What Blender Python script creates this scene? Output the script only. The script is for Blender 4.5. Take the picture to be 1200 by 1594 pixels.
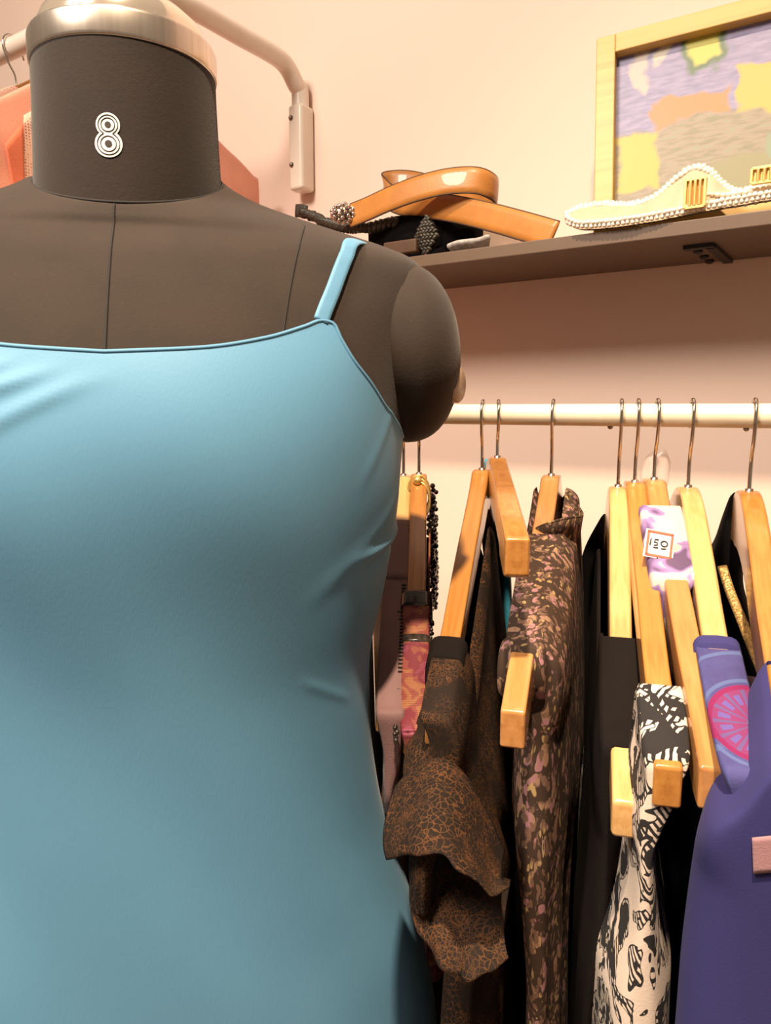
import bpy, bmesh, math, random
import numpy as np
from mathutils import Vector, Matrix
random.seed(7); np.random.seed(7)
for o in list(bpy.data.objects): bpy.data.objects.remove(o)
S = bpy.context.scene
col = S.collection
PI = math.pi
EYE = 1.35                                   # camera height; all coordinates below are relative to the eye

# ------------------------------------------------------------------ camera, world, light, exposure
FPX = 1160.0
PITCH = math.atan(162/FPX); CP, SP = math.cos(PITCH), math.sin(PITCH)
cam = bpy.data.cameras.new('camera'); camo = bpy.data.objects.new('camera', cam); col.objects.link(camo)
camo.location = (0, 0, EYE); camo.rotation_euler = (PI/2 - PITCH, 0, 0)
cam.sensor_fit = 'HORIZONTAL'; cam.sensor_width = 36; cam.lens = FPX/1200*36; cam.clip_start = .01
S.camera = camo
w = bpy.data.worlds.new('world'); S.world = w; w.use_nodes = True
w.node_tree.nodes['Background'].inputs[0].default_value = (1.0, .76, .57, 1)
w.node_tree.nodes['Background'].inputs[1].default_value = .22
S.view_settings.view_transform = 'Standard'; S.view_settings.look = 'None'
S.view_settings.exposure = 0.30; S.view_settings.gamma = 1; S.view_settings.use_curve_mapping = False
TH = math.radians(33.8)
N = np.array([math.sin(TH), math.cos(TH), 0.]); T = np.array([math.cos(TH), -math.sin(TH), 0.]); UP = np.array([0, 0, 1.])
def nt(n, t, z): return N*n + T*t + UP*z
def area(name, p, target, size, power, colr):
    l = bpy.data.lights.new(name, 'AREA'); l.shape = 'DISK'; l.size = size; l.energy = power; l.color = colr
    o = bpy.data.objects.new(name, l); col.objects.link(o)
    o.location = (p[0], p[1], p[2]+EYE)
    d = Vector(target) - Vector(p); o.rotation_euler = d.to_track_quat('-Z', 'Y').to_euler()
    return o
WALL = .875
def spot(name, p, target, ang, blend, radius, power, colr):
    l = bpy.data.lights.new(name, 'SPOT'); l.spot_size = math.radians(ang); l.spot_blend = blend; l.shadow_soft_size = radius; l.energy = power; l.color = colr
    o = bpy.data.objects.new(name, l); col.objects.link(o); o.location = (p[0], p[1], p[2]+EYE)
    o.rotation_euler = (Vector(target)-Vector(p)).to_track_quat('-Z', 'Y').to_euler(); return o
spot('ceiling_spot', nt(-.31, .10, 1.75), nt(.34, -.12, -.6), 60, 1.0, .045, 360, (1, .79, .56))
area('ceiling_lamp', nt(-.75, -.60, 1.25), (-.10, .4, -.2), .6, 36, (1, .88, .75))

# ------------------------------------------------------------------ helpers
def ray(x, y):
    a = (x-600)/FPX; b = (797-y)/FPX
    return np.array([a, CP+SP*b, -SP+CP*b])
def onn(x, y, n):                             # point seen at (x, y) on the plane parallel to the wall at distance n
    d = ray(x, y); return d*(n/(d@N))
def proj(p):
    z = p[1]*CP-p[2]*SP; v = p[1]*SP+p[2]*CP
    return 600+FPX*p[0]/z, 797-FPX*v/z
def sm(a, b, x):
    t = np.clip((np.asarray(x, float)-a)/(b-a), 0, 1); return t*t*(3-2*t)
def catmull(pts, n=12, closed=False):
    P = [np.asarray(p, float) for p in pts]; out = []
    m = len(P); rng = range(m if closed else m-1)
    for i in rng:
        p0 = P[(i-1) % m] if closed or i > 0 else 2*P[0]-P[1]
        p1 = P[i]; p2 = P[(i+1) % m]
        p3 = P[(i+2) % m] if closed or i+2 < m else 2*P[-1]-P[-2]
        for k in range(n):
            t = k/n
            out.append(.5*((2*p1)+(-p0+p2)*t+(2*p0-5*p1+4*p2-p3)*t*t+(-p0+3*p1-3*p2+p3)*t**3))
    if not closed: out.append(P[-1])
    return np.array(out)
def interp(xs, ys, x):                        # smooth (pchip-like) table lookup, xs ascending
    xs = np.asarray(xs, float); ys = np.asarray(ys, float)
    x = np.clip(x, xs[0], xs[-1]); h = np.diff(xs); d = np.diff(ys)/h
    m = np.zeros(len(xs)); m[0] = d[0]; m[-1] = d[-1]
    for i in range(1, len(xs)-1):
        m[i] = 0 if d[i-1]*d[i] <= 0 else 2*d[i-1]*d[i]/(d[i-1]+d[i])
    i = np.clip(np.searchsorted(xs, x, side='right')-1, 0, len(xs)-2)
    t = (x-xs[i])/h[i]
    return ((2*t**3-3*t**2+1)*ys[i]+(t**3-2*t**2+t)*h[i]*m[i]+(-2*t**3+3*t**2)*ys[i+1]+(t**3-t**2)*h[i]*m[i+1])

class Mb:
    def __init__(s): s.v = []; s.f = []; s.n = 0
    def add(s, V, F):
        V = np.asarray(V, float).reshape(-1, 3); s.v.append(V)
        for f in F: s.f.append(tuple(i+s.n for i in f))
        s.n += len(V); return s
    def data(s): return (np.concatenate(s.v), s.f)
def grid_faces(r, c, closed_c=False, closed_r=False):
    F = []
    for i in range(r if closed_r else r-1):
        for j in range(c if closed_c else c-1):
            a = i*c+j; b = i*c+(j+1) % c; i2 = (i+1) % r
            F.append((a, b, i2*c+(j+1) % c, i2*c+j))
    return F
def frames(P):
    P = np.asarray(P, float); t = np.gradient(P, axis=0); t /= np.linalg.norm(t, axis=1)[:, None]+1e-12
    up = np.array([0, 0, 1.]) if abs(t[0][2]) < .9 else np.array([1., 0, 0])
    n = np.cross(t[0], up); n /= np.linalg.norm(n); ns = []
    for k in range(len(P)):
        n = n-t[k]*(n@t[k]); n /= np.linalg.norm(n); ns.append(n.copy())
    ns = np.array(ns); return t, ns, np.cross(t, ns)
def tube(P, r, seg=8, cap=True, closed=False):
    P = np.asarray(P, float); t, n, b = frames(P); m = len(P)
    r = np.broadcast_to(np.asarray(r, float), (m,))
    a = np.arange(seg)*2*PI/seg
    V = P[:, None]+r[:, None, None]*(np.cos(a)[None, :, None]*n[:, None]+np.sin(a)[None, :, None]*b[:, None])
    F = grid_faces(m, seg, True, closed)
    if cap and not closed:
        F.append(tuple(range(seg))[::-1]); F.append(tuple((m-1)*seg+j for j in range(seg)))
    return V.reshape(-1, 3), F
def sphere(c, r, seg=10, rings=6, sc=(1, 1, 1)):
    V = [np.array([0, 0, 1.])]
    for i in range(1, rings):
        p = PI*i/rings
        for j in range(seg): V.append(np.array([math.sin(p)*math.cos(2*PI*j/seg), math.sin(p)*math.sin(2*PI*j/seg), math.cos(p)]))
    V.append(np.array([0, 0, -1.])); V = np.array(V)*r*np.array(sc)+np.asarray(c)
    F = [(0, 1+j, 1+(j+1) % seg) for j in range(seg)]
    for i in range(rings-2):
        for j in range(seg):
            a = 1+i*seg; F.append((a+j, a+seg+j, a+seg+(j+1) % seg, a+(j+1) % seg))
    e = len(V)-1; a = 1+(rings-2)*seg
    F += [(a+j, e, a+(j+1) % seg) for j in range(seg)]
    return V, F
def obox(c, ax, ay, az):                      # box from centre and three half-extent vectors
    c = np.asarray(c, float); V = []
    for i in (-1, 1):
        for j in (-1, 1):
            for k in (-1, 1): V.append(c+i*np.asarray(ax)+j*np.asarray(ay)+k*np.asarray(az))
    return np.array(V), [(0, 1, 3, 2), (4, 6, 7, 5), (0, 4, 5, 1), (2, 3, 7, 6), (0, 2, 6, 4), (1, 5, 7, 3)]
def ribbon(P, D, W, th):                      # strap: centre line P, width directions D, half-width W, thickness th, rounded edges
    P = np.asarray(P, float); D = np.asarray(D, float); t = np.gradient(P, axis=0)
    t /= np.linalg.norm(t, axis=1)[:, None]; D = D-t*(D*t).sum(1)[:, None]; D /= np.linalg.norm(D, axis=1)[:, None]
    n = np.cross(t, D); W = np.broadcast_to(np.asarray(W, float), (len(P),))[:, None]
    sec = []
    for (a, b) in ((-1, 0), (-.93, .8), (-.5, 1), (0, 1.05), (.5, 1), (.93, .8), (1, 0), (.93, -.8), (.5, -1), (0, -1), (-.5, -1), (-.93, -.8)):
        sec.append(P+D*W*a+n*th/2*b)
    V = np.stack(sec, 1); m = len(P); s = V.shape[1]
    F = grid_faces(m, s, True); F.append(tuple(range(s))[::-1]); F.append(tuple((m-1)*s+j for j in range(s)))
    return V.reshape(-1, 3), F, n

def mesh_obj(name, V, F, mat, smooth=True, bevel=0, subsurf=0, solid=0):
    me = bpy.data.meshes.new(name); me.from_pydata([tuple(v) for v in V], [], F); me.update()
    bm = bmesh.new(); bm.from_mesh(me); bmesh.ops.recalc_face_normals(bm, faces=bm.faces); bm.to_mesh(me); bm.free()
    me.materials.append(mat)
    o = bpy.data.objects.new(name, me); col.objects.link(o)
    if smooth: me.polygons.foreach_set('use_smooth', [True]*len(me.polygons))
    if solid:
        m = o.modifiers.new('solid', 'SOLIDIFY'); m.thickness = solid; m.offset = 0
    if bevel:
        m = o.modifiers.new('bevel', 'BEVEL'); m.width = bevel; m.segments = 2; m.limit_method = 'ANGLE'; m.angle_limit = math.radians(35)
    if subsurf:
        m = o.modifiers.new('sub', 'SUBSURF'); m.levels = subsurf; m.render_levels = subsurf
    if smooth and bevel:
        m = o.modifiers.new('wn', 'WEIGHTED_NORMAL'); m.keep_sharp = True
    return o
def tag(o, label=None, cat=None, group=None, kind=None):
    if label: o['label'] = label
    if cat: o['category'] = cat
    if group: o['group'] = group
    if kind: o['kind'] = kind
    return o
class Thing:
    """A top-level thing: an Empty (or a mesh made by .mesh) with an origin and axes; geometry is given relative to the eye."""
    def __init__(s, name, L, label, cat, group=None, R=np.eye(3), root=True):
        s.L = np.asarray(L, float); s.R = np.asarray(R, float); s.info = (name, label, cat, group); s.o = None
        if root:
            s.o = bpy.data.objects.new(name, None); s.o.empty_display_size = .03; col.objects.link(s.o); s._place(s.o); tag(s.o, label, cat, group)
    def _place(s, o):
        M = Matrix([list(s.R[i])+[s.L[i]+(EYE if i == 2 else 0)] for i in range(3)]+[[0, 0, 0, 1]]); o.matrix_world = M
    def loc(s, V): return (np.asarray(V, float).reshape(-1, 3)-s.L)@s.R
    def world(s, V): return np.asarray(V, float)@s.R.T+s.L
    def mesh(s, V, F, mat, local=False, **k):  # the thing itself is one mesh
        o = mesh_obj(s.info[0], V if local else s.loc(V), F, mat, **k); s._place(o); tag(o, *s.info[1:]); s.o = o; return o
    def add(s, name, V, F, mat, parent=None, local=False, kind=None, label=None, **k):
        o = mesh_obj(name, V if local else s.loc(V), F, mat, **k); o.parent = parent or s.o
        tag(o, label, None, None, kind); return o
def structure(name, V, F, mat, smooth=False, **k):
    V = np.asarray(V, float)+np.array([0, 0, EYE]); o = mesh_obj(name, V, F, mat, smooth=smooth, **k); o['kind'] = 'structure'; return o

# ------------------------------------------------------------------ materials
def new_mat(name):
    m = bpy.data.materials.new(name); m.use_nodes = True
    return m, m.node_tree, m.node_tree.nodes['Principled BSDF']
def nd(nt_, kind, **k):
    n = nt_.nodes.new(kind)
    for a, b in k.items():
        if isinstance(a, str) and a.startswith('i_'): n.inputs[a[2:].replace('_', ' ')].default_value = b
        else: setattr(n, a, b)
    return n
def ramp(nt_, fac, stops, interp_='LINEAR'):
    r = nt_.nodes.new('ShaderNodeValToRGB'); r.color_ramp.interpolation = interp_
    e = r.color_ramp.elements
    while len(e) < len(stops): e.new(.5)
    for el, (p, c) in zip(e, stops): el.position = p; el.color = c if len(c) == 4 else (*c, 1)
    nt_.links.new(fac, r.inputs[0]); return r.outputs[0]
def mixc(nt_, fac, a, b):
    m = nt_.nodes.new('ShaderNodeMix'); m.data_type = 'RGBA'
    for s, v in ((m.inputs[0], fac), (m.inputs[6], a), (m.inputs[7], b)):
        if hasattr(v, 'is_output'): nt_.links.new(v, s)
        else: s.default_value = v if not isinstance(v, tuple) or len(v) == 4 else (*v, 1)
    return m.outputs[2]
def mth(nt_, op, a, b=0.0, clamp=False):
    m = nt_.nodes.new('ShaderNodeMath'); m.operation = op; m.use_clamp = clamp
    for s, v in ((m.inputs[0], a), (m.inputs[1], b)):
        if hasattr(v, 'is_output'): nt_.links.new(v, s)
        else: s.default_value = v
    return m.outputs[0]
def coords(nt_, scale=(1, 1, 1), kind='Object', rot=(0, 0, 0)):
    tc = nt_.nodes.new('ShaderNodeTexCoord'); mp = nt_.nodes.new('ShaderNodeMapping')
    mp.inputs['Scale'].default_value = scale; mp.inputs['Rotation'].default_value = rot
    nt_.links.new(tc.outputs[kind], mp.inputs[0]); return mp.outputs[0]
def noise(nt_, vec, scale, detail=3, rough=.5, dist=0):
    n = nd(nt_, 'ShaderNodeTexNoise'); n.inputs['Scale'].default_value = scale; n.inputs['Detail'].default_value = detail
    n.inputs['Roughness'].default_value = rough; n.inputs['Distortion'].default_value = dist
    nt_.links.new(vec, n.inputs['Vector']); return n.outputs['Fac']
def voro(nt_, vec, scale, feature='F1', rnd=1.0, out='Distance'):
    n = nd(nt_, 'ShaderNodeTexVoronoi'); n.feature = feature; n.inputs['Scale'].default_value = scale
    n.inputs['Randomness'].default_value = rnd
    nt_.links.new(vec, n.inputs['Vector']); return n.outputs[out]
def bump(nt_, b, h, strength, dist=.001):
    n = nd(nt_, 'ShaderNodeBump'); n.inputs['Strength'].default_value = strength; n.inputs['Distance'].default_value = dist
    nt_.links.new(h, n.inputs['Height']); nt_.links.new(n.outputs[0], b.inputs['Normal'])
def plain(name, c, rough=.5, metal=0, var=.06, vs=40, coat=0, spec=.5, sheen=0, bumpk=0, bs=300, trans=0, alpha=1):
    m, t, b = new_mat(name); v = coords(t); f = noise(t, v, vs, 4)
    lo = tuple(max(0, x*(1-var)) for x in c); hi = tuple(min(1, x*(1+var)) for x in c)
    t.links.new(ramp(t, f, [(.3, lo), (.7, hi)]), b.inputs['Base Color'])
    b.inputs['Roughness'].default_value = rough; b.inputs['Metallic'].default_value = metal
    b.inputs['Coat Weight'].default_value = coat; b.inputs['Specular IOR Level'].default_value = spec
    if sheen: b.inputs['Sheen Weight'].default_value = sheen; b.inputs['Sheen Roughness'].default_value = .4
    if trans: b.inputs['Transmission Weight'].default_value = trans
    if alpha < 1: b.inputs['Alpha'].default_value = alpha
    if bumpk: bump(t, b, noise(t, v, bs, 3), bumpk)
    return m
def wood(name, light, dark, rough=.22, axis=0, gs=1.0, coat=.5, slope=0):
    m, t, b = new_mat(name)
    sc = [260*gs]*3; sc[axis] = 9*gs
    if slope:                                 # grain follows the sloping arms on both sides
        tc = nd(t, 'ShaderNodeTexCoord'); ab = nd(t, 'ShaderNodeVectorMath', operation='ABSOLUTE'); t.links.new(tc.outputs['Object'], ab.inputs[0])
        rt = nd(t, 'ShaderNodeMapping'); rt.inputs['Rotation'].default_value = (0, slope, 0); t.links.new(ab.outputs[0], rt.inputs[0])
        mp = nd(t, 'ShaderNodeMapping'); mp.inputs['Scale'].default_value = sc; t.links.new(rt.outputs[0], mp.inputs[0]); v = mp.outputs[0]
    else: v = coords(t, tuple(sc))
    f = noise(t, v, 1.0, 3, .5, .15)
    v2 = coords(t, (9, 9, 9)); g = noise(t, v2, 1.5, 2)
    c = ramp(t, f, [(.28, dark), (.5, tuple((a+d)/2*1.06 for a, d in zip(light, dark))), (.72, light)])
    c = mixc(t, mth(t, 'MULTIPLY', g, .35), c, tuple(x*.82 for x in light))
    t.links.new(c, b.inputs['Base Color']); b.inputs['Roughness'].default_value = rough
    b.inputs['Coat Weight'].default_value = coat; b.inputs['Coat Roughness'].default_value = .12
    bump(t, b, f, .12, .0006); return m
def fabric(name, c, rough=.85, var=.12, sheen=.15, weave=900, bk=.25, vs=25, c2=None, spec=.3):
    m, t, b = new_mat(name); v = coords(t); f = noise(t, v, vs, 4)
    lo = tuple(x*(1-var) for x in c) if c2 is None else c; hi = tuple(min(1, x*(1+var)) for x in c) if c2 is None else c2
    t.links.new(ramp(t, f, [(.3, lo), (.7, hi)]), b.inputs['Base Color'])
    b.inputs['Roughness'].default_value = rough; b.inputs['Sheen Weight'].default_value = sheen; b.inputs['Specular IOR Level'].default_value = spec
    bump(t, b, noise(t, v, weave, 2), bk, .0008); return m

def wall_mat():
    m, t, b = new_mat('painted_wall'); v = coords(t)
    f = noise(t, v, 1.6, 3); g = noise(t, v, 38, 4, .6)
    c = ramp(t, f, [(.3, (.84, .63, .52)), (.7, (.86, .66, .55))])
    spot = ramp(t, noise(t, v, 14, 2), [(.74, (0, 0, 0)), (.8, (1, 1, 1))])
    c = mixc(t, mth(t, 'MULTIPLY', spot, .12), c, (.6, .4, .3))
    t.links.new(c, b.inputs['Base Color']); b.inputs['Roughness'].default_value = .7; b.inputs['Specular IOR Level'].default_value = .25
    bump(t, b, g, .08, .002); return m
def felt(name, c):
    m, t, b = new_mat(name); v = coords(t)
    f = noise(t, v, 420, 4, .7); g = noise(t, v, 30, 4)
    base = ramp(t, g, [(.3, tuple(x*.86 for x in c)), (.7, tuple(x*1.1 for x in c))])
    lint = ramp(t, f, [(.62, (0, 0, 0)), (.78, (1, 1, 1))])
    c2 = mixc(t, mth(t, 'MULTIPLY', lint, .35), base, tuple(min(1, x*2.6) for x in c))
    t.links.new(c2, b.inputs['Base Color']); b.inputs['Roughness'].default_value = .8
    b.inputs['Sheen Weight'].default_value = .12; b.inputs['Specular IOR Level'].default_value = .2
    bump(t, b, f, .25, .0008); return m
def brushed(name, c, rough=.3):
    m, t, b = new_mat(name); v = coords(t, (300, 300, 8)); f = noise(t, v, 1, 3)
    t.links.new(ramp(t, f, [(.3, tuple(x*.8 for x in c)), (.7, c)]), b.inputs['Base Color'])
    b.inputs['Metallic'].default_value = 1; b.inputs['Roughness'].default_value = rough; return m
def floral(name, base, spots, scale=75, stretch=(1, 1, .5)):
    m, t, b = new_mat(name); v = coords(t, stretch)
    ds = nd(t, 'ShaderNodeTexNoise'); ds.inputs['Scale'].default_value = 60; t.links.new(v, ds.inputs['Vector'])
    mv = nd(t, 'ShaderNodeVectorMath', operation='SCALE'); mv.inputs['Scale'].default_value = .016; t.links.new(ds.outputs['Color'], mv.inputs[0])
    av = nd(t, 'ShaderNodeVectorMath', operation='ADD'); t.links.new(v, av.inputs[0]); t.links.new(mv.outputs[0], av.inputs[1]); vv = av.outputs[0]
    c = base
    for i, (s, colr, th) in enumerate(spots):
        off = nd(t, 'ShaderNodeVectorMath', operation='ADD'); off.inputs[1].default_value = (i*.37, i*.21, i*.53); t.links.new(vv, off.inputs[0])
        d = voro(t, off.outputs[0], scale*s, 'F1', 1.0)
        msk = ramp(t, d, [(th, (1, 1, 1)), (th+.04, (0, 0, 0))])
        gate = ramp(t, noise(t, off.outputs[0], scale*s*.8, 2), [(.47, (0, 0, 0)), (.52, (1, 1, 1))])
        c = mixc(t, mth(t, 'MULTIPLY', msk, gate), c, colr)
    t.links.new(c, b.inputs['Base Color']); b.inputs['Roughness'].default_value = .85; b.inputs['Specular IOR Level'].default_value = .25
    bump(t, b, noise(t, v, 700, 2), .2, .0006); return m
def netlace(name, base, line, scale=62):
    m, t, b = new_mat(name); v0 = coords(t)
    ds = nd(t, 'ShaderNodeTexNoise'); ds.inputs['Scale'].default_value = 90; ds.inputs['Detail'].default_value = 3; t.links.new(v0, ds.inputs['Vector'])
    mv = nd(t, 'ShaderNodeVectorMath', operation='MULTIPLY_ADD'); mv.inputs[1].default_value = (.009,)*3; t.links.new(ds.outputs['Color'], mv.inputs[0]); t.links.new(v0, mv.inputs[2]); v = mv.outputs[0]
    l1 = ramp(t, voro(t, v, scale, 'DISTANCE_TO_EDGE'), [(.025, (1, 1, 1)), (.075, (0, 0, 0))])
    l2 = ramp(t, voro(t, v, scale*1.9, 'DISTANCE_TO_EDGE'), [(.03, (1, 1, 1)), (.08, (0, 0, 0))])
    gate = ramp(t, noise(t, v0, 30, 3), [(.40, (.04, .04, .04)), (.58, (1, 1, 1))])
    gate2 = ramp(t, noise(t, v0, 44, 2), [(.50, (0, 0, 0)), (.58, (1, 1, 1))])
    d = voro(t, v, 44, 'F1'); ring = nd(t, 'ShaderNodeMath', operation='SINE'); t.links.new(mth(t, 'MULTIPLY', d, 75), ring.inputs[0])
    fl = mth(t, 'MULTIPLY', ramp(t, d, [(.20, (1, 1, 1)), (.3, (0, 0, 0))]), mth(t, 'GREATER_THAN', ring.outputs[0], .1))
    fl = mth(t, 'MULTIPLY', fl, ramp(t, noise(t, v0, 420, 2), [(.45, (0, 0, 0)), (.52, (1, 1, 1))]))
    f = mth(t, 'MAXIMUM', mth(t, 'MAXIMUM', mth(t, 'MULTIPLY', l1, gate), mth(t, 'MULTIPLY', l2, gate2)), fl)
    t.links.new(mixc(t, f, base, line), b.inputs['Base Color']); b.inputs['Roughness'].default_value = .85
    b.inputs['Specular IOR Level'].default_value = .15
    bump(t, b, f, .3, .0006); return m
def scrolls(name, light, dark):
    m, t, b = new_mat(name); v = coords(t, (1, 1, .8))
    n1 = noise(t, v, 46, 1.5, .4, 1.6); n2 = noise(t, v, 60, 2, .5, .5)
    wv = nd(t, 'ShaderNodeTexWave'); wv.inputs['Scale'].default_value = 170; wv.inputs['Distortion'].default_value = 2.5
    wv.inputs['Detail'].default_value = 1; wv.bands_direction = 'DIAGONAL'; t.links.new(v, wv.inputs['Vector'])
    solid = mth(t, 'GREATER_THAN', n1, .565)
    band = mth(t, 'MULTIPLY', mth(t, 'GREATER_THAN', n1, .475), mth(t, 'GREATER_THAN', wv.outputs['Fac'], .5))
    edge = mth(t, 'LESS_THAN', mth(t, 'ABSOLUTE', mth(t, 'SUBTRACT', n1, .475)), .012)
    f = mth(t, 'MAXIMUM', mth(t, 'MAXIMUM', solid, band), edge)
    f = mth(t, 'MAXIMUM', f, mth(t, 'GREATER_THAN', n2, .66))
    t.links.new(mixc(t, f, light, dark), b.inputs['Base Color']); b.inputs['Roughness'].default_value = .9
    bump(t, b, noise(t, v, 900, 2), .2, .0006); return m

M = {}
M['wall'] = wall_mat()
M['floor'] = wood('floor_boards', (.34, .22, .13), (.2, .12, .07), .4, 0, .2)
M['form'] = felt('dress_form_jersey', (.0255, .0158, .0105))
M['formneck'] = felt('dress_form_neck_jersey', (.0205, .0125, .0088))
M['seam'] = plain('seam_thread', (.012, .009, .008), .9)
M['steel'] = brushed('brushed_steel', (.80, .70, .60), .28)
M['chrome'] = plain('chrome_wire', (.62, .56, .50), .18, 1, .03)
M['darkmetal'] = plain('dark_metal', (.25, .2, .16), .3, 1)
M['gold'] = plain('gold_metal', (.92, .64, .24), .32, .75, .05)
M['acrylic'] = plain('polished_cap', (.86, .74, .62), .12, .85, .02)
M['white_print'] = plain('white_print', (.78, .72, .66), .7)
M['black_print'] = plain('black_print', (.03, .022, .02), .8)
M['shelf'] = plain('brown_laminate', (.125, .078, .050), .45, 0, .06, 12, bumpk=.05)
M['blackmetal'] = plain('black_bracket', (.01, .009, .008), .5)
M['white_paint'] = plain('white_painted_tube', (.86, .74, .62), .3, 0, .03, coat=.3)
M['cream_paint'] = plain('cream_painted_rod', (.70, .60, .44), .35, 0, .08, 30)
M['black_cloth'] = fabric('black_cloth', (.0035, .0028, .003), .9, .2, .0, spec=.08)
M['black_cloth2'] = fabric('soft_black_cloth', (.0085, .006, .0052), .9, .15, .0, spec=.1)
M['navy'] = fabric('navy_cloth', (.006, .006, .020), .9, .15, .0, spec=.1)
M['mauve'] = fabric('mauve_chiffon', (.17, .092, .09), .7, .1, .1)
M['coral'] = fabric('coral_satin', (.85, .34, .22), .45, .1, .4)
M['coralmesh'] = None
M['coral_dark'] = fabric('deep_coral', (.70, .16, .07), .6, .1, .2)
M['teal'] = fabric('teal_cloth', (.03, .25, .36))
M['blue'] = fabric('blue_chiffon', (.034, .031, .120), .8, .14, .02, vs=9, bk=.1, spec=.15)
M['ivory'] = fabric('ivory_satin', (.46, .36, .25), .5, .08, .2)
M['pearl'] = plain('pearl', (.90, .80, .68), .18, 0, .04, coat=.6)
M['crystal'] = plain('rhinestone', (.75, .66, .6), .08, 1, .2, 400)
M['leather'] = plain('orange_leather', (.43, .165, .030), .42, 0, .16, 30, coat=.25, bumpk=.2, bs=500)
M['leather_edge'] = plain('leather_edge', (.07, .03, .012), .6)
M['braid'] = plain('braided_cord', (.030, .024, .016), .45, 0, .5, 150)
M['whitelace'] = fabric('white_lace', (.34, .31, .29), .9, .3, .1, 300, .5, 200)
M['hang_light'] = wood('pale_varnished_wood', (.62, .37, .155), (.45, .235, .075), slope=.55)
M['hang_mid'] = wood('honey_varnished_wood', (.46, .20, .048), (.30, .11, .020), slope=.55)
M['hang_pink'] = wood('rosy_varnished_wood', (.49, .225, .075), (.33, .13, .036), slope=.55)
M['frame'] = wood('yellow_pine_frame', (.60, .38, .12), (.47, .275, .075), .5, 0, .6, .05)
M['frame_in'] = plain('dark_rebate', (.09, .05, .03), .7)
M['floral'] = floral('brown_floral_print', (.042, .023, .015, 1), [(1.0, (.26, .145, .09), .36), (1.25, (.29, .135, .145), .33), (1.7, (.32, .21, .09), .28), (2.2, (.14, .075, .05), .4)], 125)
M['lace_brown'] = netlace('brown_flower_lace', (.014, .0085, .006, 1), (.085, .035, .013, 1), 270)
M['scroll'] = scrolls('black_scroll_print', (.62, .50, .41, 1), (.012, .009, .009, 1))
M['tagred'] = plain('red_border', (.72, .10, .05), .6)
M['tagwhite'] = plain('tag_paper', (.85, .76, .66), .7)
M['plate'] = plain('plate_enamel', (.36, .25, .17), .35)
M['ink'] = plain('ink', (.03, .025, .03), .7)
M['labelpink'] = fabric('pink_label', (.30, .155, .165))
M['goldzip'] = plain('gold_sequin_trim', (.42, .26, .09), .35, .6, .5, 500, bumpk=.6, bs=700)
M['beads'] = plain('black_beads', (.035, .025, .02), .2, .2, .6, 300, coat=.5)
def dress_mat():
    m, t, b = new_mat('light_blue_jersey'); v = coords(t)
    f = noise(t, v, 9, 3); g = noise(t, coords(t, (1, 1, .25)), 1100, 2)
    t.links.new(ramp(t, f, [(.3, (.095, .235, .37)), (.7, (.108, .262, .40))]), b.inputs['Base Color'])
    b.inputs['Roughness'].default_value = .55; b.inputs['Sheen Weight'].default_value = .08; b.inputs['Sheen Roughness'].default_value = .35
    b.inputs['Specular IOR Level'].default_value = .25
    bump(t, b, g, .12, .0005); return m
M['dress'] = dress_mat()
def clear_film():
    m, t, b = new_mat('clear_film'); b.inputs['Base Color'].default_value = (.75, .62, .55, 1); b.inputs['Roughness'].default_value = .1
    b.inputs['Alpha'].default_value = .35; bump(t, b, noise(t, coords(t), 90, 3), .5, .002); return m
M['film'] = clear_film()
def mesh_fabric():
    m, t, b = new_mat('peach_net'); v = coords(t)
    d = voro(t, v, 330, 'F1', .15); f = mth(t, 'LESS_THAN', d, .3)
    t.links.new(mixc(t, f, (.85, .50, .36, 1), (.35, .14, .08, 1)), b.inputs['Base Color']); b.inputs['Roughness'].default_value = .8; return m
M['coralmesh'] = mesh_fabric()
def woven_red():
    m, t, b = new_mat('red_gold_weave'); v = coords(t, (1, 1, 1))
    n1 = noise(t, v, 70, 2, .5, .4)
    c = ramp(t, n1, [(.36, (.32, .12, .045)), (.44, (.24, .05, .035)), (.52, (.16, .008, .022)), (.62, (.22, .03, .07)), (.7, (.11, .005, .014))], 'CONSTANT')
    wv = nd(t, 'ShaderNodeTexWave'); wv.inputs['Scale'].default_value = 300; wv.bands_direction = 'X'; t.links.new(v, wv.inputs['Vector'])
    c = mixc(t, mth(t, 'MULTIPLY', mth(t, 'GREATER_THAN', wv.outputs['Fac'], .6), .6), c, (.10, .02, .02))
    t.links.new(c, b.inputs['Base Color']); b.inputs['Roughness'].default_value = .65
    bump(t, b, wv.outputs['Fac'], .5, .001); return m
M['redweave'] = woven_red()

# ------------------------------------------------------------------ the setting
def wallgrid():
    a = nt(WALL, -3.2, -1.35); b = nt(WALL, 2.4, -1.35); h = UP*2.75; d = N*.12
    return np.array([a, b, b+h, a+h, a+d, b+d, b+d+h, a+d+h]), [(0, 1, 2, 3), (5, 4, 7, 6), (4, 0, 3, 7), (1, 5, 6, 2), (3, 2, 6, 7), (4, 5, 1, 0)]
structure('wall_back', *wallgrid(), M['wall'])
c_ = nt(-1.1, -.4, -1.40)
structure('floor', *obox(c_, T*2.8, N*2.1, UP*.05), M['floor'])

# ------------------------------------------------------------------ dress form
FA = math.radians(10); MX = np.array([-.149, .455, 0.])
FW = np.array([math.sin(FA), -math.cos(FA), 0]); RT = np.array([math.cos(FA), math.sin(FA), 0])
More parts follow.
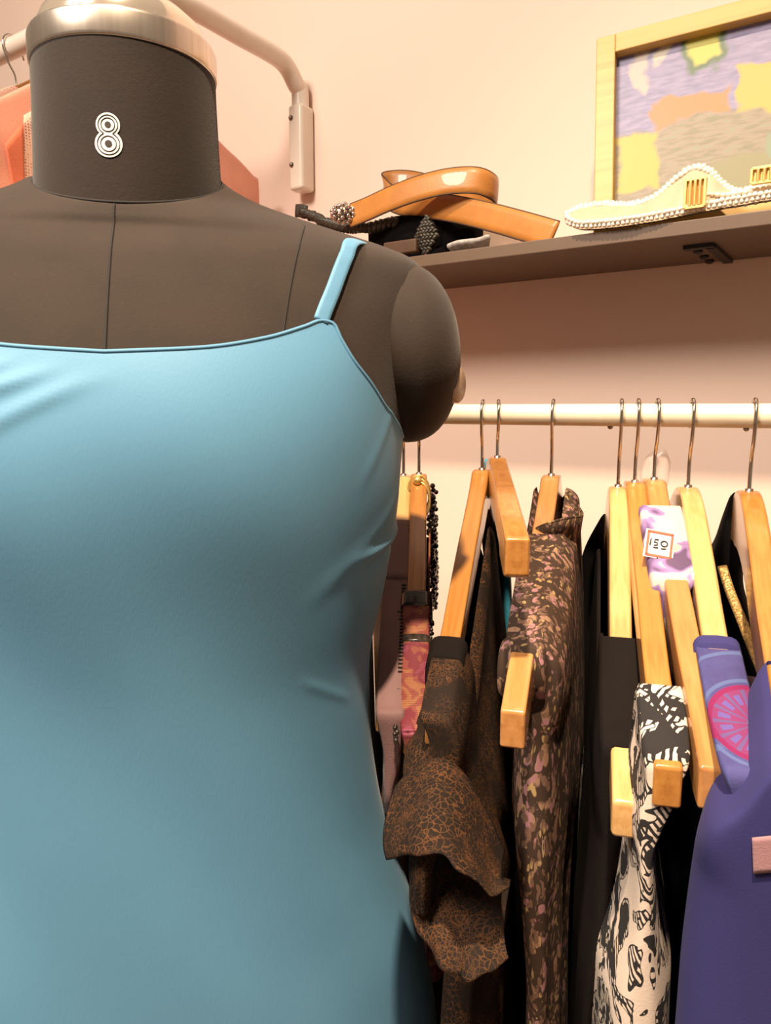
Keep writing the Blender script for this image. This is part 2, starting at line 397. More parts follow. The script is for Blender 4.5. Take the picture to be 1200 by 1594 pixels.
#        z     halfwidth front  back  tilt
TORSO = [(-.50, .187, .098, .115, 0), (-.42, .1835, .1005, .115, 0), (-.36, .1735, .0990, .112, 0), (-.30, .155, .0968, .100, 0), (-.25, .143, .0948, .088, 0), (-.20, .138, .0938, .078, 0),
 (-.16, .1367, .0952, .073, 0), (-.12, .1443, .0998, .076, 0), (-.085, .151, .1060, .082, 0), (-.055, .156, .1125, .086, 0), (-.025, .158, .1145, .089, 0), (.005, .161, .1095, .09, 0),
 (.035, .168, .096, .09, 0), (.060, .174, .082, .088, 0), (.076, .175, .073, .080, .001), (.0850, .173, .068, .075, .003), (.0915, .166, .064, .070, .005), (.098, .150, .061, .066, .008),
 (.105, .127, .058, .062, .011), (.112, .103, .0572, .060, .0145), (.119, .080, .0558, .057, .0185), (.1255, .0630, .0545, .0550, .0225), (.130, .0545, .0535, .0535, .0255)]
TZ = np.array([r[0] for r in TORSO])
ZF = np.linspace(-1.0, .130, 1131)
def smoothed(zs, vals, sig=.020):             # table with its depths eased so the surface has no bands
    v = interp(zs, vals, ZF); g = np.exp(-.5*(np.arange(-60, 61)*.001/sig)**2); g /= g.sum()
    sv = np.convolve(np.pad(v, 60, mode='edge'), g, 'valid'); k = sm(.03, .07, ZF); return sv*(1-k)+v*k
TF_ = {k: smoothed(TZ, [r[k] for r in TORSO], .020 if k > 1 else .008) for k in (1, 2, 3)}
def tprof(z, k): return np.interp(z, ZF, TF_[k]) if k in TF_ else interp(TZ, [r[k] for r in TORSO], z)
PEX = 2.25
def tpoint(th, z, off=0.0):
    th = np.asarray(th, float); z = np.asarray(z, float)
    s, c = np.sin(th), np.cos(th)
    a = tprof(z, 1)+off; b = np.where(c > 0, tprof(z, 2), tprof(z, 3))+off
    x = a*np.sign(s)*np.abs(s)**(2/PEX); y = b*np.sign(c)*np.abs(c)**(2/PEX)
    return MX+x[..., None]*RT+y[..., None]*FW+(z-tprof(z, 4)*c)[..., None]*UP
form = Thing('dress_form', MX+UP*-1.35, 'dark brown jersey dress form with brushed metal neck collar, wearing the blue dress', 'dress form')
def loft_torso():
    zs = np.concatenate([np.linspace(-.5, .05, 60), np.linspace(.055, .130, 36)])
    th = np.linspace(0, 2*PI, 120, endpoint=False)
    V = tpoint(th[None, :]+0*zs[:, None], zs[:, None]+0*th[None, :])
    F = grid_faces(len(zs), 120, True); F.append(tuple(range(120))); F.append(tuple((len(zs)-1)*120+j for j in range(120)))
    return V.reshape(-1, 3), F
TV, TF = loft_torso()
form.add('torso', TV, TF, M['form'])
from mathutils.bvhtree import BVHTree
bvh = BVHTree.FromPolygons([Vector(v) for v in TV], TF)
def hit(x, y, tree=bvh):
    d = ray(x, y); h = tree.ray_cast(Vector((0, 0, 0)), Vector(d).normalized())
    return (np.array(h[0]), np.array(h[1])) if h[0] is not None else (None, None)
# neck
NECKC = MX+np.array([.001, .0, 0])
def neck_r(z): return interp([.07, .115, .15, .185, .21], [.0535, .0522, .0508, .0500, .0500], z)
def neck_pt(th, z, off=0.0, tiltz=0.0):
    r = neck_r(z)+off
    return NECKC+np.sin(th)[..., None]*r[..., None]*RT+np.cos(th)[..., None]*r[..., None]*FW+(z-tiltz*np.cos(th))[..., None]*UP
def neckmesh():
    th = np.linspace(0, 2*PI, 80, endpoint=False); zs = np.linspace(.088, .196, 18)
    V = neck_pt(th[None]+0*zs[:, None], zs[:, None]+0*th[None]).reshape(-1, 3)
    F = grid_faces(18, 80, True); F.append(tuple(range(80))); F.append(tuple(17*80+j for j in range(80)))
    return V, F
neck = form.add('neck', *neckmesh(), M['formneck'])
th_ = np.linspace(0, 2*PI, 90, endpoint=False)
form.add('neck_seam', *tube(neck_pt(th_, .1303-.0252*np.cos(th_), .0006), .0008, 6, closed=True), M['seam'], smooth=True)
def lathe(c, prof, seg=96):
    a = np.linspace(0, 2*PI, seg, endpoint=False); V = []
    for (r, z) in prof: V.append(c+r*np.cos(a)[:, None]*RT+r*np.sin(a)[:, None]*FW+z*UP)
    V = np.concatenate(V); return V, grid_faces(len(prof), seg, True)
cz = NECKC
form.add('collar_ring', *lathe(cz, [(.047, .1865), (.0502, .1865), (.0507, .1872), (.0509, .1885), (.0509, .1990), (.0504, .2005), (.0494, .2012), (.045, .2012), (.045, .196), (.0, .196)]), M['steel'])
form.add('neck_cap', *lathe(cz, [(.0470, .2013), (.0465, .205), (.044, .211), (.036, .218), (.022, .223), (.008, .2245), (.006, .235), (.011, .241), (.009, .249), (.0, .251)]), M['acrylic'])
# centre front and princess seams
zz = np.linspace(.128, -.05, 60)
form.add('centre_seam', *tube(tpoint(0*zz, zz, .0002), .0007, 6), M['seam'])
ps = []
for (px, py) in ((474, 352), (470, 365), (465, 385), (459, 410), (453, 440), (447, 475), (441, 515), (437, 545)):
    p, nn = hit(px, py); ps.append(p+nn*.0002)
ps = np.array(ps); rel = ps-MX
for q in (ps, MX+(rel@FW)[:, None]*FW-(rel@RT)[:, None]*RT+rel[:, 2:3]*UP):
    form.add('princess_seam', *tube(catmull(q, 6), .0005, 6), M['seam'])
# arm caps
def armcap(sg):
    mb = Mb(); c = MX+RT*sg*.168+FW*.002+UP*.0335
    rows = 14; seg = 64; V = []
    for i in range(rows+1):
        p = (PI/2)*i/rows
        for j in range(seg):
            a = 2*PI*j/seg; rr = math.cos(p)**.8
            hz = .0555*rr*math.sin(a); hy = .055*rr*math.cos(a)
            V.append(c+RT*sg*(.0335*math.sin(p)**.9-.0065-.05*hz)+FW*hy+UP*hz)
    F = grid_faces(rows+1, seg, True)
    ring = np.array(V[:seg]); n0 = len(V)
    V = np.concatenate([np.array(V), ring-RT*sg*.004+(c-ring)*np.array([.03, .03, .03]), ring-RT*sg*.028+(c-ring)*np.array([.05, .05, .05])])
    for j in range(seg): F += [(j, (j+1) % seg, n0+(j+1) % seg, n0+j), (n0+j, n0+(j+1) % seg, n0+seg+(j+1) % seg, n0+seg+j)]
    return V, F, ring
for sg in (-1, 1):
    V, F, ring = armcap(sg)
    ac = form.add('arm_cap', V, F, M['form'])
    nv = RT*sg*.72+FW*.69; tv = np.cross(UP, nv); c = MX+RT*sg*.1895+FW*.033+UP*.014
    a = np.linspace(0, 2*PI, 28, endpoint=False)
    Vd = np.concatenate([c+nv*k+r*(.8*np.cos(a)[:, None]*tv+np.sin(a)[:, None]*UP) for k, r in ((-.006, .011), (.0005, .011), (.0016, .0100), (.0016, .0))])
    form.add('arm_plate', Vd, grid_faces(4, 28, True), M['plate'], parent=ac, label='pale oval plate on the arm cap')
# the number 8 on the neck
def eight():
    th0 = math.radians(-3.0); z0 = .1385; r0 = .0505
    def mp(sx, sy, off):
        sx = np.asarray(sx, float); sy = np.asarray(sy, float)
        return neck_pt(th0+sx/r0, z0+sy, off)
    lob = ((.0047, .0059), (-.0046, .0067))
    W = Mb()
    for (cy, R) in lob:
        a = np.linspace(0, 2*PI, 40, endpoint=False); rr = np.array([.0, .33, .66, 1])*R
        V = np.concatenate([mp(r*np.cos(a), cy+r*np.sin(a), .0004) for r in rr]); W.add(V, grid_faces(4, 40, True))
    D = Mb()
    def outline(k):
        (c1, R1), (c2, R2) = lob; R1 *= k; R2 *= k; pts = []
        for a in np.linspace(-PI/2, 1.5*PI, 160):
            # radial march from mid point of each lobe: union outline in polar form around the waist
            pass
        P1 = [(R1*math.cos(a), c1+R1*math.sin(a)) for a in np.linspace(-PI/2, 1.5*PI, 120)]
        P2 = [(R2*math.cos(a), c2+R2*math.sin(a)) for a in np.linspace(PI/2, 2.5*PI, 120)]
        A = [p for p in P1 if (p[0]**2+(p[1]-c2)**2) >= R2*R2-1e-9]
        B = [p for p in P2 if (p[0]**2+(p[1]-c1)**2) >= R1*R1-1e-9]
        return [np.array(A), np.array(B)]
    for k in (.80, .56):
        for P in outline(k):
            P = np.asarray(P); D.add(*tube(mp(P[:, 0], P[:, 1], .00045), .00026, 6))
    for (cy, R) in lob:
        a = np.linspace(0, 2*PI, 24, endpoint=False)
        V = np.concatenate([mp(r*np.cos(a), cy+r*np.sin(a), .0006) for r in (0, .26*R)]); D.add(V, grid_faces(2, 24, True))
    n8 = form.add('size_number', *W.data(), M['white_print'], parent=neck, label='white number 8 printed on the neck')
    form.add('number_lines', *D.data(), M['black_print'], parent=n8)
eight()
# stand
form.add('pole', *tube(np.array([MX+UP*-.5, MX+UP*-1.33]), .014, 16), M['darkmetal'])
form.add('stand_base', *lathe(MX, [(.0, -1.318), (.03, -1.318), (.12, -1.33), (.17, -1.34), (.175, -1.35), (0, -1.35)]), M['blackmetal'])

# ------------------------------------------------------------------ the blue dress
dress = Thing('slip_dress', MX+UP*-.7, 'light blue spaghetti strap dress worn by the dark dress form', 'dress')
TOPA = np.radians([0, 13, 24, 31, 34.5, 37, 39.5, 44, 50, 58, 68, 80, 100, 125, 150, 180])
TOPZ = [.0262, .0290, .0350, .0415, .0450, .0440, .0360, .0245, .0140, .0010, -.0090, -.0170, -.0200, -.020, -.012, -.006]
def dress_top(th):
    a = np.abs((th+PI) % (2*PI)-PI); return interp(TOPA, TOPZ, a)
SK = [(-.95, .215, .15, .15), (-.75, .205, .135, .14), (-.58, .192, .118, .128), (-.50, .1855, .108, .12)]
ZD = [q[0] for q in SK]+list(TZ[1:])
DF_ = {k: smoothed(ZD, [q[k] for q in SK]+[r[k] for r in TORSO[1:]], .020 if k > 1 else .008) for k in (1, 2, 3)}
def dpoint(th, z):
    s, c = np.sin(th), np.cos(th)
    A, Bf, Bb = (np.interp(z, ZF, DF_[k])+.0020 for k in (1, 2, 3))
    B = np.where(c > 0, Bf, Bb)
    # wrinkles: gathers at the upper left, the dart fold at the side of the bust, light drag lines
    u = th*.15
    w_ = 0*z
    def ridge(u0, z0, u1, z1, wd, amp):
        du, dz = u1-u0, z1-z0; L = math.hypot(du, dz)
        t = ((u-u0)*du+(z-z0)*dz)/(L*L); dist = ((u-u0)*dz-(z-z0)*du)/L
        return amp*np.exp(-(dist/wd)**2)*sm(-.15, .2, t)*(1-sm(.7, 1.15, t))
    for r_ in RIDGES: w_ = w_+ridge(*r_)
    w_ = w_+.0006*np.sin(9*th+z*40)*sm(-.5, -.2, -z)
    A = A+w_; B = B+w_
    x = A*np.sign(s)*np.abs(s)**(2/PEX); y = B*np.sign(c)*np.abs(c)**(2/PEX)
    zt = np.where(z > .05, tprof(z, 4), 0)
    return MX+x[..., None]*RT+y[..., None]*FW+(z-zt*c)[..., None]*UP
RIDGES = [(-.02, .016, -.10, -.015, .0035, .0021), (-.035, .020, -.11, -.005, .003, .0020), (-.005, .012, -.08, -.03, .004, .0016), (-.06, .02, -.13, -.0, .003, .0017),
          (.135, -.085, .24, -.070, .0035, .0022), (.14, -.091, .23, -.078, .003, -.0016), (.10, -.10, .19, -.05, .006, .0006), (.10, -.15, .15, -.17, .003, .0005),
          (.13, -.04, .18, .02, .004, .0005)]
def dressmesh():
    th = np.linspace(-PI, PI, 440, endpoint=False); t = np.concatenate([np.linspace(0, .42, 190), np.linspace(.43, 1, 40)])
    zt = dress_top(th); z = zt[None]*(1-t[:, None])+(-.93)*t[:, None]
    V = dpoint(th[None]+0*z, z); return V, th, zt
DV, DTH, DZT = dressmesh()
dress.add('body', DV.reshape(-1, 3), grid_faces(DV.shape[0], 440, True), M['dress'])
form_in = MX
edge = dpoint(DTH, DZT-.0002)
edge = edge-(edge-MX)*np.array([1, 1, 0])*.003
dress.add('edge_binding', *tube(edge, .0011, 8, closed=True), M['dress'])
for sg in (-1, 1):
    # strap: from the apex up over the shoulder and down the back, lying on the form
    fr = []
    for (px, py) in ((497, 503), (505, 482), (516, 455), (527, 426), (538, 400), (549, 382)):
        p, nn = hit(px, py)
        fr.append(p+nn*.0022)
    fr = np.array(fr)
    if sg < 0: rel = fr-MX; fr = MX+(rel@FW)[:, None]*FW-(rel@RT)[:, None]*RT+rel[:, 2:3]*UP
    zb = np.array([.100, .096, .088, .075, .055, .03, .005, -.014]); aB = np.radians([95, 103, 108, 113, 119, 125, 131, 136])
    P = np.concatenate([fr, tpoint(sg*aB, zb, .003)])
    P = catmull(P, 6); t_, n_, b_ = frames(P)
    out = []
    for p in P:
        h = bvh.find_nearest(Vector(p)); out.append(np.array(h[1]))
    out = np.array(out); D = np.cross(t_, out)
    V, F, _ = ribbon(P, D, .0042, .0014)
    dress.add('strap', V, F, M['dress'])

# ------------------------------------------------------------------ shelf
SHF, SHT, SHB = .725, .1655, .153
tL, tR = -.78, .75
shelf = Thing('wall_shelf', nt(WALL, -.2, SHB), 'brown laminate wall shelf holding belts and a picture', 'shelf')
shelf.add('board', *obox(nt((SHF+WALL)/2-.0005, (tL+tR)/2, (SHT+SHB)/2), T*(tR-tL)/2, N*(WALL-SHF-.001)/2, UP*(SHT-SHB)/2), M['shelf'], smooth=False, bevel=.0008)
def bracket(t0):
    mb = Mb()
    # corner plate screwed flat under the board: one leg along the front, one to the wall
    mb.add(*obox(nt(.776, t0-.0105, SHB-.0018), T*.0135, N*.0055, UP*.0018))
    mb.add(*obox(nt(.8235, t0-.0005, SHB-.0018), T*.0045, N*.046, UP*.0018))
    br = shelf.add('bracket', *mb.data(), M['blackmetal'], smooth=False, label='black steel bracket under the board')
    for k in (.802, .833, .860):
        shelf.add('screw', *sphere(nt(k, t0-.017, SHB-.0010), .0048, 10, 6, (1, 1, .6)), M['blackmetal'], parent=br)
bracket(-.151); bracket(-.68)

# ------------------------------------------------------------------ hanging rod
RN, RZ, RR = .555, -.0053, .0083
rod = Thing('hanging_rod', nt(RN, -.25, RZ), 'cream painted hanging rod carrying the wooden hangers below the shelf', 'clothes rail')
r0, r1 = -.63, .42
rod.add('tube', *tube(np.array([nt(RN, t, RZ) for t in np.linspace(r0, r1, 30)]), RR, 20), M['cream_paint'])
for t in (r0+.015, r1-.015):
    rod.add('support_arm', *obox(nt((RN+WALL)/2, t, RZ-.012), T*.004, N*(WALL-RN)/2, UP*.007), M['cream_paint'], smooth=False, bevel=.001)
    rod.add('wall_plate', *obox(nt(WALL-.003, t, RZ-.012), T*.014, N*.003, UP*.04), M['cream_paint'], smooth=False, bevel=.001)
for px in (950, 1162):
    p = onn(px, 663, RN); rod.add('screw', *sphere(nt(RN, p@T, RZ-RR), .0022, 8, 6), M['darkmetal'])

# ------------------------------------------------------------------ hangers
def solve_tip(A, px, py, arm):
    d = ray(px, py); d /= np.linalg.norm(d); b = d@A; disc = max(0, b*b-(A@A-arm*arm))
    return (b-math.sqrt(disc))*d
HANG = {}
class Hanger:
    def __init__(s, key, top, tip, arm, style, mat, label, n=RN, tilt=0.0, rodc=None, hook=True, group=None, tipw=None, rodr=RR, wood_h=.024, thick=.0128):
        A = onn(*top, n); s.A = A
        Tp = solve_tip(A, *tip, arm) if tipw is None else np.asarray(tipw, float)
        D = Tp-A; s.L = math.hypot(D[0], D[1]); s.s = -D[2]
        u = np.array([D[0], D[1], 0])/s.L; s.R = np.column_stack([u, np.cross(UP, u), UP]); s.style = style
        s.rodr = rodr; s.tilt = tilt; s.thick = thick; s.wh = wood_h
        s.t = Thing('coat_hanger', A, label, 'hanger', group, s.R)
        us = np.linspace(-s.L, s.L, 81); zt = s.top(us); tl = s.depth(us)
        hb = .5*thick*np.where(np.abs(us) > 0, 1, 1)*(1+.10*(1-np.abs(us)/s.L))
        V = []; 
        for k in range(81):
            for (a, b) in ((-1, 1), (1, 1), (1, -1), (-1, -1)):
                V.append((us[k], a*hb[k], zt[k] if b > 0 else zt[k]-tl[k]))
        F = grid_faces(81, 4, True); F.append((0, 1, 2, 3)); F.append(tuple(80*4+j for j in (3, 2, 1, 0)))
        s.t.add('shoulder_arms', np.array(V), F, mat, local=True, bevel=.0022 if style == 'contour' else .0016)
        if hook: s.hook(rodc)
        HANG[key] = s
    def top(s, u):
        a = np.abs(u)/s.L
        if s.style == 'contour':
            z = -s.s*interp([0, .05, .12, .3, .6, .85, 1], [0, .012, .06, .27, .66, .90, 1.0], a)
        else:
            z = -s.s*interp([0, .045, .06, .10, .5, .78, .80, 1], [0, .0, .02, .075, .475, .775, .79, 1.0], a)
        return z-np.asarray(u)*math.tan(s.tilt)
    def depth(s, u):
        a = np.abs(u)/s.L
        if s.style == 'contour': return interp([0, .1, .3, .7, 1], [.040, .036, .028, .024, .019], a)
        return interp([0, .1, .4, .77, .80, .95, 1], [.034, .028, .024, .021, .025, .024, .020], a)
    def pt(s, u, w_=0, z=None): return s.t.world(np.array([u, w_, s.top(np.array([u]))[0] if z is None else z]))
    def u_at_y(s, y):
        lo, hi = 0, s.L*1.3
        for _ in range(40):
            m = (lo+hi)/2
            if proj(s.pt(m))[1] < y: lo = m
            else: hi = m
        return lo
    def hook(s, rodc):
        # rod centre in local coordinates
        c = s.t.loc(rodc if rodc is not None else nt(s.A@N, s.A@T, RZ))[0]; rr = s.rodr
        R_ = rr+.0021; cz = c[2]; cu = c[0]
        p = [(0, -.012), (0, .35*cz), (cu+R_*.55, .62*cz), (cu+R_, cz-.004)]
        P = list(catmull([np.array([a, 0, b]) for a, b in p], 8))
        for a in np.linspace(0, 1.18*PI, 22): P.append(np.array([cu+R_*math.cos(a), 0, cz+.0006+R_*math.sin(a)]))
        P.append(P[-1]+np.array([-.001, 0, -.0035]))
        s.t.add('hook', *tube(np.array(P), .00135, 8), M['chrome'], local=True)
        s.t.add('ferrule', *tube(np.array([(0, 0, -.004), (0, 0, .0015)]), .0026, 10), M['chrome'], local=True)

LG = 'wooden hangers on the rod'
Hanger('1', (585, 742), (600, 1095), .250, 'flat', M['hang_light'], 'pale wooden hanger half hidden behind the blue dress, no garment on its tip', group=LG)
Hanger('2', (628, 740), (608, 1105), .250, 'flat', M['hang_light'], 'pale wooden hanger carrying the mauve sheer garment', group=LG)
Hanger('3', (652, 738), (644, 1130), .255, 'flat', M['hang_mid'], 'wooden hanger with a knot near its top carrying the red woven garment', group=LG)
Hanger('B', (750, 731), (678, 1110), .250, 'flat', M['hang_mid'], 'honey wooden hanger carrying the brown lace garment', group=LG)
Hanger('C', (774, 712), (806, 838), .235, 'flat', M['hang_mid'], 'tilted honey wooden hanger whose blunt tip hangs in front of the floral blouse', group=LG)
Hanger('D', (858, 740), (798, 1108), .252, 'flat', M['hang_pink'], 'wooden hanger inside the brown floral blouse, its tip sticking out', group=LG)
Hanger('E', (962, 757), (974, 1250), .257, 'contour', M['hang_light'], 'pale wooden hanger carrying the black top, its ribbed tip lowest of all', group=LG)
Hanger('F', (988, 750), (1041, 1195), .255, 'flat', M['hang_mid'], 'honey wooden hanger with the black and white scroll print sleeve on it', group=LG)
Hanger('G', (1018, 746), (1113, 1197), .255, 'flat', M['hang_pink'], 'bare-tipped wooden hanger behind the price tag', group=LG)
Hanger('H', (1071, 758), (1160, 1195), .255, 'contour', M['hang_light'], 'pale round-topped hanger carrying the purple patterned sleeve', group=LG)
Hanger('I', (1166, 764), (1250, 1190), .255, 'contour', M['hang_mid'], 'rightmost round-topped honey wooden hanger on the rod', group=LG)

# ------------------------------------------------------------------ garments
def garment(name, h, label, cat, mat, y1, ys, rows, dip=.05, folds=(5, .002), zbot=-.62, ring=132, group='garments on the rod', seed=0, cap=True, uback=.8, lev=90, hw0=None, topoff=.0018, hwb=1.0, uf=None, us=None, u1=None, local_rows=None, link=True):
    """Garment on hanger h: shoulders start at height y1 on the arm and end at ys; rows give the hanging front edge (y, left, right[, reach])."""
    if u1 is None: u1 = h.u_at_y(y1) if y1 else 0
    if us is None: us = uf if uf is not None else (h.L*1.035 if ys == 'tip' else h.u_at_y(ys))
    rows_ = []
    for r in rows:
        uq = us if len(r) < 4 else r[3]*h.L
        out = []
        for px in (r[1], r[2]):
            d = ray(px, r[0]); n = h.R[:, 0]; t = ((h.A+n*uq)@n)/(d@n)
            out.append(h.t.loc(d*t)[0])
        rows_.append((out[0][2]*.5+out[1][2]*.5, (out[0][1]+out[1][1])/2, abs(out[1][1]-out[0][1])/2, uq))
    if local_rows: rows_ = local_rows
    tp = lambda u: h.top(np.clip(u, -h.L, h.L))
    z0 = tp(np.array([us]))[0]+topoff
    keys = [(z0, 0.0, hw0 or h.thick*.5+.0024, us)]
    for r in sorted(rows_, key=lambda r: -r[0]):
        if r[0] < keys[-1][0]-.004: keys.append(r)
    kb = keys[-1]; keys.append((min(zbot, kb[0]-.05), kb[1], kb[2]*1.1, kb[3]))
    kz = [-(k[0]) for k in keys]
    rs = np.random.RandomState(seed+11)
    tot = kz[-1]-kz[0]; dd = tot*np.linspace(0, 1, lev)**1.25
    ph = np.arange(ring)*2*PI/ring; co, si = np.cos(ph), np.sin(ph); qq = co*(1+.0*co)
    V = np.zeros((lev, ring, 3)); Lb = h.L*uback
    p1, p2, p3 = rs.rand(3)*6
    for i, d in enumerate(dd):
        zf = np.array([kz[0]+d]); f1 = lambda k: interp(kz, [q[k] for q in keys], zf)[0]
        cw, hw, uf_ = f1(1), f1(2), f1(3)
        g0 = float(sm(.0, .06, d)); ee = 14-11*g0
        rnd = math.sqrt(max(0, 1-(1-min(d/.007, 1))**2)); hw = hw*(.80+.20*rnd); uf_ = uf_-.004*(1-rnd)
        uc, ul = (uf_-Lb)/2, (uf_+Lb)/2
        q = qq; u = uc+ul*q; ws = np.clip(1-np.abs(q)**ee, 0, 1)**(1/ee)*np.sign(si)*np.where(np.abs(si) < 1e-9, 0, 1)
        hh = hw*(1+(hwb-1)*np.clip((1-q)/2, 0, 1))
        wv = cw*np.clip((1+q)/2+.25, 0, 1)+hh*ws
        b = float(sm(0, .13, d)); zs = tp(u)+topoff
        z = zs*(1-b)+z0*b-d
        if u1 > 0 and dip > 0:
            z = z-dip*(1-sm(u1-.02, u1+.002, np.abs(u)))*max(0, 1-d/(1.6*dip))
        k, amp = folds; g = float(sm(.02, .22, d))
        fo = amp*g*(np.sin(k*u/Lb*3+p1+6*d)+.6*np.sin(k*u/Lb*6.1+p2-9*d)+.5*np.sin(23*d+p3+u*30))
        V[i, :, 0] = u+.4*fo; V[i, :, 1] = wv+fo; V[i, :, 2] = z
    F = grid_faces(lev, ring, True); VV = V.reshape(-1, 3)
    if cap:
        for j in range(0, ring//2):
            a, b2, j2 = j, (ring-j) % ring, j+1
            if abs(VV[a][0]) >= u1-.002 and abs(VV[min(j2, ring//2)][0]) >= u1-.002:
                f = [a, j2, (ring-j2) % ring, b2]; f = list(dict.fromkeys(f))
                if len(f) > 2: F.append(tuple(f))
    t = Thing(name, h.A, label, cat, group, h.R, root=False); t.mesh(VV, F, mat, local=True)
    t.V = V; t.us, t.u1, t.h = us, u1, h
    return t
def on_cloth(t, px, py, off):
    if not hasattr(t, 'bvh'):
        W = t.world(t.V.reshape(-1, 3)); t.bvh = BVHTree.FromPolygons([Vector(v) for v in W], grid_faces(t.V.shape[0], t.V.shape[1], True))
    p, nn = hit(px, py, t.bvh)
    if p is None: return None
    if nn@p > 0: nn = -nn
    return p+nn*off
def cloth_patch(t, name, quad, mat, label, off=.0012, rows=9, cols=9):
    q = [np.array(c, float) for c in quad]; V = np.zeros((rows, cols, 3)); last = None; miss = []
    for i in range(rows):
        for j in range(cols):
            a, b = i/(rows-1), j/(cols-1); c = (q[0]*(1-b)+q[1]*b)*(1-a)+(q[3]*(1-b)+q[2]*b)*a
            p = on_cloth(t, c[0], c[1], off)
            if p is None: miss.append((i, j))
            else: V[i, j] = p; last = p
    for (i, j) in miss:
        jj = j
        while jj > 0 and (i, jj) in miss: jj -= 1
        V[i, j] = V[i, jj] if (i, jj) not in miss else last
    if last is not None: t.add(name, V.reshape(-1, 3), grid_faces(rows, cols), mat, solid=.0008, label=label)
def arm_band(t, name, u0, u1_, mat, grow=.004, label=None, parent=None):
    """a band of cloth or trim wrapped round the hanger arm between u0 and u1_"""
    h = t.h; us = np.linspace(u0, u1_, 14); a = np.linspace(0, 2*PI, 20, endpoint=False); V = []
    for u in us:
        uu = min(u, h.L); zt = h.top(np.array([uu]))[0]; dp = h.depth(np.array([uu]))[0]
        c, s_ = np.cos(a), np.sin(a)
        V.append(np.column_stack([u+0*a, np.sign(c)*np.abs(c)**.5*(h.thick*.55+grow), zt-dp/2+np.sign(s_)*np.abs(s_)**.5*(dp/2+min(grow, .0032))]))
    V = np.concatenate(V); F = grid_faces(len(us), 20, True); F.append(tuple(range(20))); F.append(tuple((len(us)-1)*20+j for j in range(20)))
    return t.add(name, V, F, mat, local=True, label=label, parent=parent)
def beads(pts, r, jit=0.0, seg=8):
    mb = Mb()
    for p in pts: mb.add(*sphere(np.asarray(p)+np.random.uniform(-jit, jit, 3), r*np.random.uniform(.9, 1.1), seg, 5))
    return mb.data()

# purple sleeve print with one pink flower, in the coordinates of its hanger
def flower_mat(h, py, px, rw):
    u0 = h.u_at_y(py); d = ray(px, py); n = h.R[:, 0]; q = h.t.loc(d*(((h.A+n*u0)@n)/(d@n)))[0]; w0 = q[1]
    ru = (h.u_at_y(py+62)-h.u_at_y(py-62))/2
    m, t, b = new_mat('purple_flower_print'); tc = nd(t, 'ShaderNodeTexCoord'); sx = nd(t, 'ShaderNodeSeparateXYZ'); t.links.new(tc.outputs['Object'], sx.inputs[0])
    X = mth(t, 'DIVIDE', mth(t, 'SUBTRACT', sx.outputs[0], u0), ru); Y = mth(t, 'DIVIDE', mth(t, 'SUBTRACT', sx.outputs[1], w0), rw)
    r = mth(t, 'SQRT', mth(t, 'ADD', mth(t, 'MULTIPLY', X, X), mth(t, 'MULTIPLY', Y, Y))); ang = mth(t, 'ARCTAN2', X, Y)
    pet = mth(t, 'ABSOLUTE', mth(t, 'COSINE', mth(t, 'MULTIPLY', ang, 6.5)))
    v = coords(t); nz = noise(t, v, 45, 3)
    base = ramp(t, nz, [(.35, (.048, .040, .135)), (.55, (.062, .060, .185)), (.62, (.075, .105, .23)), (.66, (.052, .046, .15))])
    rings = mth(t, 'LESS_THAN', mth(t, 'ABSOLUTE', mth(t, 'SUBTRACT', mth(t, 'FRACT', mth(t, 'MULTIPLY', r, 1.35)), .5)), .06)
    base = mixc(t, mth(t, 'MULTIPLY', rings, .7), base, (.085, .12, .26))
    disc = mth(t, 'LESS_THAN', r, 1.0)
    c = mixc(t, disc, base, (.17, .012, .070))
    inpet = mth(t, 'MULTIPLY', mth(t, 'GREATER_THAN', pet, .35), mth(t, 'LESS_THAN', r, .88))
    line = mth(t, 'MULTIPLY', mth(t, 'LESS_THAN', r, .88), mth(t, 'LESS_THAN', pet, .35))
    c = mixc(t, line, c, (.10, .06, .17)); c = mixc(t, inpet, c, (.16, .028, .105))
    core = mth(t, 'MULTIPLY', mth(t, 'GREATER_THAN', pet, .8), mth(t, 'MULTIPLY', mth(t, 'GREATER_THAN', r, .5), mth(t, 'LESS_THAN', r, .76)))
    c = mixc(t, core, c, (.10, .07, .24)); c = mixc(t, mth(t, 'LESS_THAN', r, .16), c, (.10, .16, .26))
    t.links.new(c, b.inputs['Base Color']); b.inputs['Roughness'].default_value = .8; b.inputs['Specular IOR Level'].default_value = .25
    bump(t, b, noise(t, v, 800, 2), .2, .0006); return m
def scarf_mat():
    m, t, b = new_mat('white_purple_print'); v = coords(t)
    n = noise(t, v, 55, 1, .4, .8)
    c = ramp(t, n, [(.3, (.09, .05, .11)), (.36, (.19, .11, .26)), (.46, (.27, .18, .36)), (.50, (.56, .43, .37)), (.75, (.60, .47, .40))], 'LINEAR')
    t.links.new(c, b.inputs['Base Color']); b.inputs['Roughness'].default_value = .7; return m
M['scarf'] = scarf_mat(); M['purple'] = flower_mat(HANG['H'], 1130, 1176, .0205)

